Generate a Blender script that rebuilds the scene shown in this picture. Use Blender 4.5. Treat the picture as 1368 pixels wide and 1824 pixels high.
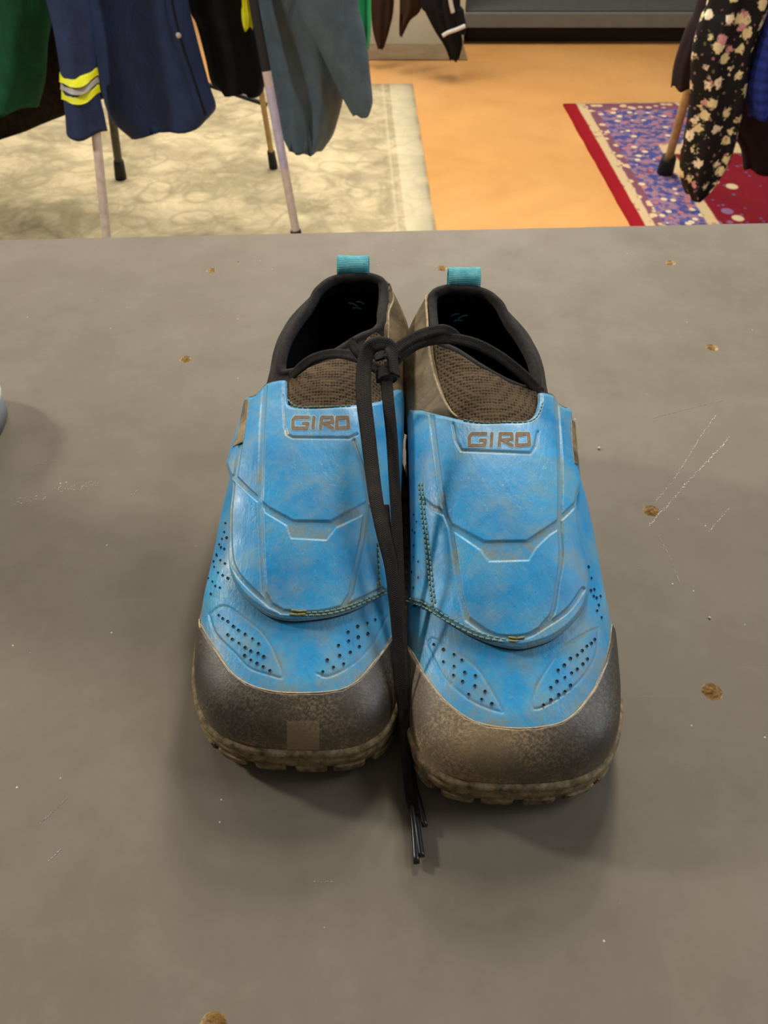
import bpy, bmesh, math, random
import numpy as np
from mathutils import Vector, Matrix
for o in list(bpy.data.objects): bpy.data.objects.remove(o)
random.seed(4); rng = np.random.default_rng(4)
S = bpy.context.scene
TZ = 0.85                                  # table top height above the floor
CAMH = 0.40                                # camera above the table top
PITCH = math.radians(44); FPX = 1400.0
CP, SP = math.cos(PITCH), math.sin(PITCH)
# ------------------------------------------------------------ camera, world, lights
cd = bpy.data.cameras.new('camera'); cam = bpy.data.objects.new('camera', cd)
S.collection.objects.link(cam); S.camera = cam
cam.location = (0, 0, TZ + CAMH); cam.rotation_euler = (math.pi/2 - PITCH, 0, 0)
cd.sensor_fit = 'VERTICAL'; cd.sensor_height = 24; cd.lens = 24*FPX/1824; cd.clip_start = 0.01
cd.dof.use_dof = True; cd.dof.focus_distance = 0.47; cd.dof.aperture_fstop = 13
w = bpy.data.worlds.new('world'); S.world = w; w.use_nodes = True
w.node_tree.nodes['Background'].inputs[0].default_value = (1, .93, .84, 1)
w.node_tree.nodes['Background'].inputs[1].default_value = 0.15
def area(loc, target, sx, sy, power, col):
    l = bpy.data.lights.new('room_light', 'AREA'); l.shape = 'RECTANGLE'; l.size = sx; l.size_y = sy
    l.energy = power; l.color = col
    o = bpy.data.objects.new('room_light', l); S.collection.objects.link(o); o.location = loc
    o.rotation_euler = (Vector(target)-Vector(loc)).to_track_quat('-Z', 'Y').to_euler(); return o
area((0.45, 1.95, 2.7), (0, .3, TZ), .4, .4, 24, (1, .93, .82))
area((0.5, 2.9, TZ+1.85), (0, .3, TZ), .3, .3, 40, (1, .93, .82))
area((-2.5, 1.35, TZ+1.45), (0, .5, TZ), .26, .26, 56, (1, .93, .82))
area((1.7, .5, 2.7), (0, .4, TZ), .8, .5, 13, (.93, .96, 1))
area((2.3, .25, TZ+.95), (.1, .25, TZ), .6, 1.0, 12, (.80, .89, 1))  # low window light added on the right for the cool toe cap sheen
area((0.2, 4.3, 3.0), (0.2, 4.0, 0), 1.6, 1.2, 100, (1, .92, .80))
area((-1.6, 3.6, 2.9), (-1.2, 3.2, 0), 1.2, 1.0, 50, (1, .93, .82))
S.view_settings.view_transform = 'Standard'; S.view_settings.look = 'None'
S.view_settings.gamma = 1; S.view_settings.use_curve_mapping = False
S.view_settings.exposure = 0.0

# ------------------------------------------------------------ projection helpers (photo pixel <-> world point)
def ray(px, py):
    a = (px-684)/FPX; b = (py-912)/FPX
    return np.array([a, CP-b*SP, -SP-b*CP])
CAM = np.array([0, 0, TZ+CAMH])
def at_z(px, py, z):                        # z above the table top
    d = ray(px, py); k = (z-CAMH)/d[2]; return CAM + d*k
def at_floor(px, py, z=0): return at_z(px, py, z-TZ)
def at_y(px, py, Y): d = ray(px, py); return CAM + d*(Y/d[1])
def proj(P):
    P = np.asarray(P) - CAM
    dep = P[..., 1]*CP - P[..., 2]*SP; up = P[..., 1]*SP + P[..., 2]*CP
    return np.stack([684+FPX*P[..., 0]/dep, 912-FPX*up/dep], -1)
# ------------------------------------------------------------ objects
def tag(o, label=None, cat=None, group=None, kind=None):
    if label: o['label'] = label
    if cat: o['category'] = cat
    if group: o['group'] = group
    if kind: o['kind'] = kind
    return o
def thing(name, label, cat, loc, group=None):
    o = bpy.data.objects.new(name, None); S.collection.objects.link(o); o.location = tuple(loc)
    o.empty_display_size = .05
    return tag(o, label, cat, group)
def wloc(p):
    v = np.zeros(3)
    while p is not None: v = v + np.array(p.location); p = p.parent
    return v
def mk(name, V, F, mats, parent=None, smooth=True, attrs=None, uv=None, midx=None, loc=None):
    """V world coordinates, F list of faces; the object sits at loc (or its parent's origin)."""
    V = np.asarray(V, float); base = wloc(parent)
    own = np.array(loc if loc is not None else base, float)
    me = bpy.data.meshes.new(name); me.from_pydata((V-own).tolist(), [], [list(map(int, f)) for f in F])
    if not isinstance(mats, (list, tuple)): mats = [mats]
    for m in mats: me.materials.append(m)
    me.polygons.foreach_set('use_smooth', [bool(smooth)]*len(me.polygons))
    if midx is not None: me.polygons.foreach_set('material_index', [int(i) for i in midx])
    if attrs:
        for k, a in attrs.items():
            at = me.attributes.new(k, 'FLOAT', 'POINT'); at.data.foreach_set('value', np.asarray(a, float).tolist())
    if uv is not None:
        ul = me.uv_layers.new(name='UVMap'); li = np.zeros(len(me.loops), int); me.loops.foreach_get('vertex_index', li)
        ul.data.foreach_set('uv', np.asarray(uv, float)[li].ravel())
    me.update()
    o = bpy.data.objects.new(name, me); S.collection.objects.link(o)
    if parent is not None: o.parent = parent
    o.location = tuple(own-base)
    return o
class MB:
    def __init__(s): s.V = []; s.F = []; s.M = []
    def add(s, V, F, m=0):
        n = len(s.V); s.V += [tuple(v) for v in V]; s.F += [[i+n for i in f] for f in F]; s.M += [m]*len(F); return s
    def box(s, c, d, m=0, R=None):
        c = np.array(c); P = np.array([[x, y, z] for z in (-.5, .5) for y in (-.5, .5) for x in (-.5, .5)])*np.array(d)
        if R is not None: P = P@np.array(R).T
        return s.add(P+c, [[0,2,3,1],[4,5,7,6],[0,1,5,4],[2,6,7,3],[0,4,6,2],[1,3,7,5]], m)
    def build(s, name, mats, parent=None, smooth=False, loc=None):
        return mk(name, s.V, s.F, mats, parent, smooth, midx=s.M, loc=loc)
def catmull(P, n, closed=False):
    P = np.asarray(P, float); N = len(P); segs = N if closed else N-1
    x = np.linspace(0, segs, n, endpoint=not closed); i = np.minimum(x.astype(int), segs-1); f = (x-i)[:, None]
    g = (lambda k: P[(k) % N]) if closed else (lambda k: P[np.clip(k, 0, N-1)])
    a, b, c, d = g(i-1), g(i), g(i+1), g(i+2)
    if not closed:
        a = np.where((i == 0)[:, None], 2*b-c, a); d = np.where((i == N-2)[:, None], 2*c-b, d)
    return .5*((2*b)+(-a+c)*f+(2*a-5*b+4*c-d)*f**2+(-a+3*b-3*c+d)*f**3)
def pchip(x, xs, ys):
    xs = np.asarray(xs, float); ys = np.asarray(ys, float); h = np.diff(xs); dl = np.diff(ys)/h; m = np.zeros(len(xs))
    for k in range(1, len(xs)-1):
        if dl[k-1]*dl[k] > 0: m[k] = 2*dl[k-1]*dl[k]/(dl[k-1]+dl[k])
    m[0] = dl[0]; m[-1] = dl[-1]; x = np.clip(x, xs[0], xs[-1]); i = np.clip(np.searchsorted(xs, x)-1, 0, len(xs)-2)
    t = (x-xs[i])/h[i]
    return (2*t**3-3*t**2+1)*ys[i]+(t**3-2*t**2+t)*h[i]*m[i]+(-2*t**3+3*t**2)*ys[i+1]+(t**3-t**2)*h[i]*m[i+1]
def tube(P, a, b, up=(0, 0, 1), n=14, groove=0.0, steps=None, caps=True, taper=None):
    """strand with elliptic section a (wide) x b (thick); up may be one vector or one per point."""
    P = np.asarray(P, float); k = steps or max(8, len(P)*8)
    U = np.asarray(up, float); U = np.tile(U, (len(P), 1)) if U.ndim == 1 else U
    P = catmull(P, k); U = catmull(U, k); T = np.gradient(P, axis=0); T /= np.linalg.norm(T, axis=1)[:, None]
    Sd = np.cross(T, U); Sd /= np.linalg.norm(Sd, axis=1)[:, None]+1e-9; N = np.cross(Sd, T)
    th = np.linspace(0, 2*np.pi, n, endpoint=False)
    cs = np.sign(np.cos(th))*np.abs(np.cos(th))**.8; sn = np.sin(th)*(1-groove*np.exp(-(np.cos(th)/.28)**2))
    A = np.ones(k) if taper is None else np.interp(np.linspace(0, 1, k), *taper)
    V = P[:, None]+A[:, None, None]*(Sd[:, None]*(a*cs)[None, :, None]+N[:, None]*(b*sn)[None, :, None])
    L = np.concatenate([[0], np.cumsum(np.linalg.norm(np.diff(P, axis=0), axis=1))])
    uv = np.stack([np.repeat(L, n), np.tile(th/(2*np.pi), k)], 1)
    F = [[i*n+j, (i+1)*n+j, (i+1)*n+(j+1) % n, i*n+(j+1) % n] for i in range(k-1) for j in range(n)]
    if caps: F += [list(range(n)), [(k-1)*n+j for j in range(n)][::-1]]
    return V.reshape(-1, 3), F, uv
def strand(name, P, a, b, mat, parent=None, **kw):
    V, F, uv = tube(P, a, b, **kw); return mk(name, V, F, mat, parent, uv=uv)
# ------------------------------------------------------------ materials
def srgb(r, g, b):
    f = lambda c: (c/255/12.92) if c/255 <= .04045 else ((c/255+.055)/1.055)**2.4
    return (f(r), f(g), f(b), 1)
class NT:
    def __init__(s, name, rough=.6, spec=.5):
        s.m = bpy.data.materials.new(name); s.m.use_nodes = True; s.t = s.m.node_tree; s.n = s.t.nodes
        s.b = s.n['Principled BSDF']; s.b.inputs['Roughness'].default_value = rough
        s.b.inputs['Specular IOR Level'].default_value = spec
        s.tc = s.n.new('ShaderNodeTexCoord')
    def lk(s, a, b): s.t.links.new(a, b)
    def vec(s, kind='Object', scale=None, rot=None):
        o = s.tc.outputs[kind]
        if scale is None and rot is None: return o
        mp = s.n.new('ShaderNodeMapping'); s.lk(o, mp.inputs[0])
        if scale is not None: mp.inputs['Scale'].default_value = scale
        if rot is not None: mp.inputs['Rotation'].default_value = rot
        return mp.outputs[0]
    def noise(s, scale, detail=4, rough=.55, vec=None, dist=0):
        n = s.n.new('ShaderNodeTexNoise'); n.inputs['Scale'].default_value = scale; n.inputs['Detail'].default_value = detail
        n.inputs['Roughness'].default_value = rough; n.inputs['Distortion'].default_value = dist
        s.lk(vec or s.vec(), n.inputs['Vector']); return n.outputs['Fac']
    def voro(s, scale, feat='F1', vec=None, out='Distance', rnd=1):
        n = s.n.new('ShaderNodeTexVoronoi'); n.feature = feat; n.inputs['Scale'].default_value = scale
        if 'Randomness' in n.inputs: n.inputs['Randomness'].default_value = rnd
        s.lk(vec or s.vec(), n.inputs['Vector']); return n.outputs[out]
    def wave(s, scale, vec=None, dist=0, dirn='X'):
        n = s.n.new('ShaderNodeTexWave'); n.inputs['Scale'].default_value = scale; n.inputs['Distortion'].default_value = dist
        n.bands_direction = dirn; s.lk(vec or s.vec(), n.inputs['Vector']); return n.outputs['Fac']
    def ramp(s, f, stops, interp='LINEAR'):
        n = s.n.new('ShaderNodeValToRGB'); n.color_ramp.interpolation = interp
        e = n.color_ramp.elements
        while len(e) < len(stops): e.new(.5)
        for i, (p, c) in enumerate(stops):
            e[i].position = p; e[i].color = c if isinstance(c, tuple) else (c, c, c, 1)
        s.lk(f, n.inputs[0]); return n.outputs[0]
    def mix(s, f, a, b, mode='MIX'):
        n = s.n.new('ShaderNodeMix'); n.data_type = 'RGBA'; n.blend_type = mode
        for v, i in ((f, 0), (a, 6), (b, 7)):
            if isinstance(v, (int, float, tuple)): n.inputs[i].default_value = v
            else: s.lk(v, n.inputs[i])
        return n.outputs[2]
    def math(s, op, a, b=0):
        n = s.n.new('ShaderNodeMath'); n.operation = op
        for v, i in ((a, 0), (b, 1)):
            if isinstance(v, (int, float)): n.inputs[i].default_value = v
            else: s.lk(v, n.inputs[i])
        return n.outputs[0]
    def attr(s, name):
        n = s.n.new('ShaderNodeAttribute'); n.attribute_name = name; return n.outputs['Fac']
    def sep(s, v):
        n = s.n.new('ShaderNodeSeparateXYZ'); s.lk(v, n.inputs[0]); return n.outputs
    def col(s, c):
        if isinstance(c, tuple): s.b.inputs['Base Color'].default_value = c
        else: s.lk(c, s.b.inputs['Base Color'])
        return s
    def rough(s, c): s.lk(c, s.b.inputs['Roughness']); return s
    def bump(s, h, strength=.3, dist=.001):
        n = s.n.new('ShaderNodeBump'); n.inputs['Strength'].default_value = strength; n.inputs['Distance'].default_value = dist
        if s.b.inputs['Normal'].is_linked: s.lk(s.b.inputs['Normal'].links[0].from_socket, n.inputs['Normal'])
        s.lk(h, n.inputs['Height']); s.lk(n.outputs[0], s.b.inputs['Normal']); return s
def simple(name, c, rough=.6, var=.15, scale=60, bump=0, bdist=.001, bscale=None, spec=.5, metal=0):
    t = NT(name, rough, spec); c2 = tuple(min(1, x*(1+var)) for x in c[:3])+(1,); c1 = tuple(x*(1-var) for x in c[:3])+(1,)
    t.col(t.ramp(t.noise(scale), [(.3, c1), (.7, c2)]))
    if bump: t.bump(t.noise(bscale or scale*4), bump, bdist)
    t.b.inputs['Metallic'].default_value = metal
    return t.m
M = {}
def leather():
    t = NT('blue_leather', .42, .38)
    c = t.ramp(t.noise(28, 5), [(.25, srgb(20, 116, 172)), (.5, srgb(36, 146, 202)), (.75, srgb(76, 174, 214))])
    grime = t.math('MULTIPLY', t.ramp(t.noise(55, 6, .7), [(.42, 0), (.68, 1)]), t.math('ADD', t.attr('dirt'), .5))
    c = t.mix(grime, c, srgb(128, 128, 108))
    c = t.mix(t.math('MULTIPLY', t.attr('dirt'), .45), c, srgb(104, 146, 158))
    c = t.mix(t.ramp(t.noise(260, 3, .6), [(.66, 0), (.74, .5)]), c, srgb(150, 150, 130))
    t.col(c); t.rough(t.ramp(t.noise(70, 4), [(.3, .34), (.7, .55)]))
    crk = t.noise(1, 3, .5, t.vec(scale=(380, 150, 260), rot=(0, 0, .5)))
    wr = t.math('MULTIPLY', t.ramp(t.noise(1, 4, .6, t.vec(scale=(520, 130, 300), rot=(0, 0, -.35)), .6), [(.38, 0), (.5, 1), (.6, 1)]), t.ramp(t.noise(24, 2), [(.45, 0), (.62, 1)]))
    t.bump(wr, .16, .0010); t.bump(crk, .22, .0012); t.bump(t.noise(1400, 2), .10, .0005)
    return t.m
M['blue'] = leather()
def rubber():
    t = NT('worn_rubber', .5, .6)
    c = t.ramp(t.noise(40, 5, .6), [(.3, srgb(34, 32, 31)), (.7, srgb(58, 53, 47))])
    d = t.ramp(t.noise(620, 6, .8), [(.46, 0), (.58, 1)])
    big = t.ramp(t.noise(34, 4, .6), [(.38, .1), (.68, .9)])
    f = t.math('MULTIPLY', t.math('MULTIPLY', d, big), t.math('ADD', t.math('MULTIPLY', t.attr('dirt'), 1.25), .16))
    c = t.mix(f, c, srgb(188, 160, 116)); c = t.mix(t.ramp(t.attr('dirt'), [(.1, .0), (.6, .24), (1., .62)]), c, srgb(160, 136, 100))
    t.col(c); t.rough(t.ramp(t.math('ADD', t.attr('dirt'), t.noise(50)), [(.3, .33), (1.0, .66)]))
    t.bump(t.noise(700, 4), .18, .0006); return t.m
M['rubber'] = rubber()
def solemat():
    t = NT('dusty_sole_rubber', .8, .3)
    c = t.ramp(t.noise(160, 6, .7), [(.32, srgb(70, 61, 47)), (.5, srgb(126, 110, 82)), (.7, srgb(170, 150, 114))])
    t.col(c); t.bump(t.noise(500, 4), .5, .0008); return t.m
M['sole'] = solemat()
M['edge'] = simple('pale_cut_edge', srgb(172, 150, 114), .8, .3, 300, .4)
M['darkedge'] = simple('dark_cut_edge', srgb(52, 40, 30), .8, .3, 300)
M['thread'] = simple('thread', srgb(104, 132, 118), .8, .35, 500)
M['threadold'] = simple('frayed_thread', srgb(128, 128, 80), .9, .3, 700, .5)
M['hole'] = simple('perforation_dark', srgb(18, 20, 22), .9, .1)
M['logo'] = simple('worn_logo_print', srgb(112, 92, 70), .75, .3, 500)
M['logoedge'] = simple('logo_edge', srgb(140, 178, 190), .6, .2, 300)
def knit():
    t = NT('black_knit', .9, .25)
    t.col(t.ramp(t.noise(120, 4), [(.3, srgb(38, 35, 34)), (.7, srgb(60, 55, 52))]))
    t.bump(t.wave(520, t.vec(rot=(.2, .9, .3)), .6), .5, .0006); t.bump(t.noise(900, 3), .4, .0006); return t.m
M['knit'] = knit()
def meshf():
    t = NT('brown_mesh_fabric', .9, .2)
    v = t.voro(520, 'F1', t.vec(scale=(1, .8, 1)), rnd=.25)
    c = t.ramp(v, [(.15, srgb(26, 21, 17)), (.55, srgb(92, 76, 58))])
    c = t.mix(t.ramp(t.noise(50, 4), [(.35, .0), (.75, .55)]), c, srgb(112, 90, 60), 'MIX'); c = t.mix(t.ramp(v, [(.12, 1), (.34, 0)]), c, srgb(28, 22, 18))
    t.col(c); t.bump(v, .7, .0009); return t.m
M['mesh'] = meshf()
def brownl():
    t = NT('dusty_brown_quarter', .62, .4)
    c = t.ramp(t.noise(45, 6, .65, dist=.6), [(.3, srgb(58, 50, 38)), (.5, srgb(104, 88, 62)), (.72, srgb(150, 130, 94))])
    t.col(c); t.bump(t.noise(90, 5), .3, .002); return t.m
M['brown'] = brownl()
M['lining'] = simple('black_lining', srgb(22, 21, 21), .95, .3, 200, .3, spec=.1)
M['collar'] = simple('black_collar_fabric', srgb(48, 45, 44), .92, .3, 300, .5, .0006, 1500, spec=.2)
def web():
    t = NT('teal_webbing', .75, .3)
    t.col(t.ramp(t.noise(150, 4), [(.3, srgb(66, 168, 186)), (.7, srgb(122, 208, 216))]))
    t.bump(t.wave(300, t.vec('UV'), .3, 'X'), .8, .0008); return t.m
M['web'] = web()
def lacem():
    t = NT('black_lace_braid', .85, .25)
    u = t.vec('UV', scale=(1, .012, 1)); r1 = t.wave(330, t.vec('UV', scale=(1, .02, 1), rot=(0, 0, .6)), .0); r2 = t.wave(330, t.vec('UV', scale=(1, .02, 1), rot=(0, 0, -.6)), .0)
    h = t.math('MAXIMUM', r1, r2)
    c = t.ramp(h, [(.2, srgb(15, 14, 14)), (.9, srgb(42, 38, 35))])
    c = t.mix(t.ramp(t.noise(140, 4), [(.5, 0), (.85, .4)]), c, srgb(80, 70, 58))
    t.col(c); t.bump(h, .8, .0008); t.bump(t.noise(1800, 2), .3, .0004); return t.m
M['lace'] = lacem()
M['aglet'] = simple('black_aglet_plastic', srgb(24, 24, 25), .28, .1)
def tablem():
    t = NT('grey_painted_board', .6, .2)
    c = t.ramp(t.noise(3.2, 5, .6), [(.3, srgb(106, 98, 85)), (.7, srgb(117, 108, 94))])
    c = t.mix(t.ramp(t.noise(22, 5, .7), [(.35, .0), (.8, .22)]), c, srgb(152, 144, 132))
    sp = t.ramp(t.voro(70), [(.0, 1), (.028, 1), (.045, 0)])
    sp = t.math('MULTIPLY', sp, t.ramp(t.noise(19, 2), [(.5, 0), (.55, 1)]))
    c = t.mix(sp, c, srgb(196, 190, 178))
    sc = t.math('MULTIPLY', t.ramp(t.noise(1, 6, .6, t.vec(scale=(9, 160, 1), rot=(0, 0, .9))), [(.66, 0), (.74, 1)]), t.ramp(t.noise(7, 3), [(.54, 0), (.72, .22)]))
    c = t.mix(sc, c, srgb(176, 168, 156))
    t.col(c); t.rough(t.ramp(t.noise(14, 4), [(.3, .58), (.7, .70)])); t.bump(t.noise(600, 3), .06, .0005); t.bump(t.noise(60, 4), .05, .001); return t.m
M['table'] = tablem()
def woodm():
    t = NT('raw_plywood', .8, .3); c = t.ramp(t.noise(1, 5, .6, t.vec(scale=(260, 700, 600))), [(.3, srgb(150, 124, 84)), (.65, srgb(252, 232, 192))])
    t.col(c); t.bump(t.noise(700, 3), .5, .001); return t.m
M['wood'] = woodm()
M['scratch'] = simple('scratch_mark', srgb(196, 189, 176), .8, .2, 800)
M['crumb'] = simple('pale_crumb', srgb(206, 200, 188), .8, .1)

# ------------------------------------------------------------ setting: floor, back wall, plinth
def floorm():
    t = NT('orange_stained_concrete', .32, .5)
    c = t.ramp(t.noise(1.3, 5, .6), [(.3, srgb(200, 144, 80)), (.7, srgb(216, 162, 98))])
    c = t.mix(t.ramp(t.noise(9, 5, .7), [(.62, 0), (.8, .4)]), c, srgb(226, 186, 134))
    c = t.mix(t.ramp(t.noise(3, 4), [(.5, 0), (.9, .3)]), c, srgb(170, 108, 48))
    t.col(c); t.rough(t.ramp(t.noise(4), [(.3, .28), (.7, .42)])); return t.m
M['floor'] = floorm()
fl = MB().box((0, 3.2, -.05), (9, 9, .1)).build('floor', M['floor'], loc=(0, 3.2, 0)); tag(fl, 'orange stained concrete floor', 'floor', kind='structure')
M['wall'] = simple('pale_wall_paint', srgb(196, 184, 160), .8, .06, 4)
o = MB().box((0, 6.55, 1.4), (9, .1, 2.8)).build('wall_back', M['wall'], loc=(0, 6.55, 0)); tag(o, 'pale back wall of the shop', 'wall', kind='structure')
# ------------------------------------------------------------ table
def circle(c, r, n=28): return [(c[0]+r*math.cos(2*math.pi*i/n), c[1]+r*math.sin(2*math.pi*i/n)) for i in range(n)]
A0 = at_z(0, 427.5, 0); A1 = at_z(1368, 397.5, 0); dirv = (A1-A0)/np.linalg.norm(A1-A0)
BL = A0-dirv*.75; BR = A1+dirv*.75; nrm = np.array([dirv[1], -dirv[0], 0])
FLc = BL+nrm*1.15; FRc = BR+nrm*1.15
tt = thing('table', 'large grey painted board table with drilled bolt holes under the shoes', 'table', (0, .35, 0))
hole_px = [(376, 482, .0052), (424, 466, .0016), (787, 478, .0058), (1194, 468, .0056), (330, 640, .0055), (1268, 619, .0058), (1160, 910, .0060), (1268, 1232, .0061), (379, 1829, .0062)]
try:
    from mathutils.geometry import delaunay_2d_cdt
    # slightly chipped far edge
    eb = [BR+(BL-BR)*k/160 + np.array([0, random.uniform(-.0006, .0003), 0]) for k in range(161)]
    outer = [(FLc[0], FLc[1]), (FRc[0], FRc[1])]+[(p[0], p[1]) for p in eb]
    pts = [Vector(p) for p in outer]; faces_in = [list(range(len(outer)))]; holes = []
    for (x, y, r) in hole_px:
        c = at_z(x, y, 0); n = 30 if r > .003 else 10; ci = [Vector(q) for q in circle(c, r, n)]
        holes.append((c, r, list(range(len(pts), len(pts)+n)))); pts += ci
    edges = []
    for L in [list(range(len(outer)))]+[h[2] for h in holes]: edges += [(L[i], L[(i+1) % len(L)]) for i in range(len(L))]
    vo, eo, fo, ov, oe, of = delaunay_2d_cdt(pts, edges, [], 1, 1e-6)
    vo = [np.array([v[0], v[1]]) for v in vo]
    F = []
    for f in fo:
        c = sum(vo[i] for i in f)/len(f)
        if any(np.hypot(*(c-h[0][:2])) < h[1]*.97 for h in holes): continue
        F.append(list(f))
except Exception as e:
    raise
V = [(v[0], v[1], TZ) for v in vo]; MI = [0]*len(F)
nb = len(outer); ob = len(V); V += [(p[0], p[1], TZ-.018) for p in outer]
def near(p): return min(range(len(vo)), key=lambda i: (vo[i][0]-p[0])**2+(vo[i][1]-p[1])**2)
oi = [near(p) for p in outer]
for i in range(nb):
    j = (i+1) % nb; F.append([oi[i], oi[j], ob+j, ob+i][::-1]); MI.append(1)
F.append([ob+i for i in range(nb)][::-1]); MI.append(1)
for (c, r, idx) in holes:
    top = circle(c, r, len(idx)); ti = [near(p) for p in top]; d = .0075 if r > .003 else .003
    b = len(V); V += [(c[0]+(p[0]-c[0])*.94, c[1]+(p[1]-c[1])*.94, TZ-d+random.uniform(-.0006, .0006)) for p in top]; V.append((c[0], c[1], TZ-d-.001)); n = len(idx)
    for i in range(n):
        j = (i+1) % n; F.append([ti[i], ti[j], b+j, b+i]); MI.append(1)
        F.append([b+i, b+j, b+n]); MI.append(1 if r > .003 else 2)
top = mk('tabletop', V, F, [M['table'], M['wood'], M['hole']], tt, False, midx=MI)
for cx, cy in ((-1.0, .0), (1.0, .0), (-1.0, .72), (1.0, .68)):
    MB().box((cx, cy, (TZ-.018)/2), (.07, .07, TZ-.018)).build('leg', M['wood'], tt)
def flat_strip(mb, pts, wd, m=0, z=.00025):
    P = [at_z(x, y, z) for x, y in pts]
    for a, b in zip(P[:-1], P[1:]):
        d = (b-a)/np.linalg.norm(b-a); n = np.array([-d[1], d[0], 0])*wd/2; u = np.array([0, 0, .0002])
        mb.add([a-n-u, b-n-u, b+n-u, a+n-u, a-n*.4, b-n*.4, b+n*.4, a+n*.4], [[4,5,6,7],[0,1,5,4],[1,2,6,5],[2,3,7,6],[3,0,4,7]], m)
def dashed(pts, wd, dens, jit):
    mb = MB()
    for a, b in zip(pts[:-1], pts[1:]):
        L = math.hypot(b[0]-a[0], b[1]-a[1]); n = max(2, int(L/dens))
        for k in range(n):
            t0 = (k+random.random()*.3)/n; t1 = t0+random.uniform(.4, .95)/n; j = random.uniform(-jit, jit)
            flat_strip(mb, [(a[0]+(b[0]-a[0])*t0+j, a[1]+(b[1]-a[1])*t0+j), (a[0]+(b[0]-a[0])*t1+j, a[1]+(b[1]-a[1])*t1+j)], wd*random.uniform(.4, 1))
    mb.build('scratch', M['scratch'], tt)
dashed([(1155, 936), (1185, 905), (1225, 858), (1262, 820), (1300, 778)], .0009, 3, 1.1)
dashed([(1165, 897), (1200, 855), (1240, 790), (1275, 740)], .0006, 3.5, .9)
dashed([(1262, 950), (1276, 930), (1300, 905)], .0005, 5, .7)
dashed([(1170, 950), (1190, 985), (1212, 1040)], .0004, 9, .4)
dashed([(1160, 345+400), (1290, 712)], .0003, 9, .5)
dashed([(455, 650), (482, 662)], .0004, 8, .2)
dashed([(70, 1468), (110, 1430), (120, 1420)], .0003, 6, .5); dashed([(85, 1535), (110, 1510)], .0005, 6, .5)
dashed([(100, 872), (135, 868), (175, 860)], .0012, 1.6, 5); dashed([(20, 895), (45, 890), (85, 884)], .0010, 3, 6); dashed([(62, 830), (100, 818)], .0006, 6, 2)
dashed([(230, 884), (245, 872)], .0006, 5, 2)
dashed([(560, 1572), (590, 1568)], .0005, 5, 3)
crumbs = [(1067, 798, .0011, 'pale crumb on the table right of the blue shoe'), (1264, 1100, .0008, 'pale crumb on the table above the lowest right bolt hole')]
for x, y, r, lab in crumbs:
    c = at_z(x, y, r*.7); bm = bmesh.new(); bmesh.ops.create_icosphere(bm, subdivisions=2, radius=r)
    for v in bm.verts: v.co *= random.uniform(.75, 1.15); v.co.z = max(v.co.z, -r*.7)
    me = bpy.data.meshes.new('crumb'); bm.to_mesh(me); bm.free(); me.materials.append(M['crumb'])
    o = bpy.data.objects.new('crumb', me); S.collection.objects.link(o); o.location = tuple(c); tag(o, lab, 'crumb')

# ------------------------------------------------------------ parametric surfaces and cut panels
class Surf:
    def __init__(s, P, centre):
        s.P = P; s.nu, s.nv = P.shape[:2]
        du = np.gradient(P, axis=0); dv = np.gradient(P, axis=1); N = np.cross(du, dv)
        ln = np.linalg.norm(N, axis=-1, keepdims=True); N = N/np.maximum(ln, 1e-12)
        bad = ln[..., 0] < 1e-12
        N[bad] = 0
        for i in range(s.nu):
            if bad[i].any():
                k = min(i+2, s.nu-1) if i < s.nu/2 else i-2; N[i] = N[k]
        if (N*(P-centre)).sum(-1).mean() < 0: N = -N
        s.N = N
    def ev(s, u, v):
        x = np.clip(u, 0, 1)*(s.nu-1); y = np.clip(v, 0, 1)*(s.nv-1); i = np.minimum(x.astype(int), s.nu-2); j = np.minimum(y.astype(int), s.nv-2)
        a = (x-i)[:, None]; b = (y-j)[:, None]
        g = lambda G: (G[i, j]*(1-a)+G[i+1, j]*a)*(1-b)+(G[i, j+1]*(1-a)+G[i+1, j+1]*a)*b
        n = g(s.N); n /= np.linalg.norm(n, axis=1)[:, None]+1e-12
        return g(s.P), n
    def hit(s, px, py, vlim=(0, 1)):
        """surface point and normal seen at a photo pixel (nearest in the photo among points facing the camera)"""
        if not hasattr(s, 'Q'):
            s.Q = proj(s.P).reshape(-1, 2); d = (CAM-s.P); s.fc = ((d*s.N).sum(-1) > 0).ravel()
            s.dd = np.linalg.norm(d, axis=-1).ravel()
        e = (s.Q[:, 0]-px)**2+(s.Q[:, 1]-py)**2+np.where(s.fc, 0, 400)
        e = e+np.where(s.dd > s.dd[e.argmin()]+.05, 1e6, 0); k = int(e.argmin())
        u0, v0 = (k//s.nv)/(s.nu-1), (k % s.nv)/(s.nv-1); best = (1e9, u0, v0); r = 1.2
        for it in range(4):
            gu, gv = np.meshgrid(u0+np.linspace(-r, r, 9)/(s.nu-1), v0+np.linspace(-r, r, 9)/(s.nv-1)); gu = gu.ravel(); gv = gv.ravel()
            p, n = s.ev(gu, gv); q = proj(p); e = ((q-[px, py])**2).sum(1); m = e.argmin()
            u0, v0 = gu[m], gv[m]; r /= 3.5
        p, n = s.ev(np.array([u0]), np.array([v0])); return p[0], n[0]
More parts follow.
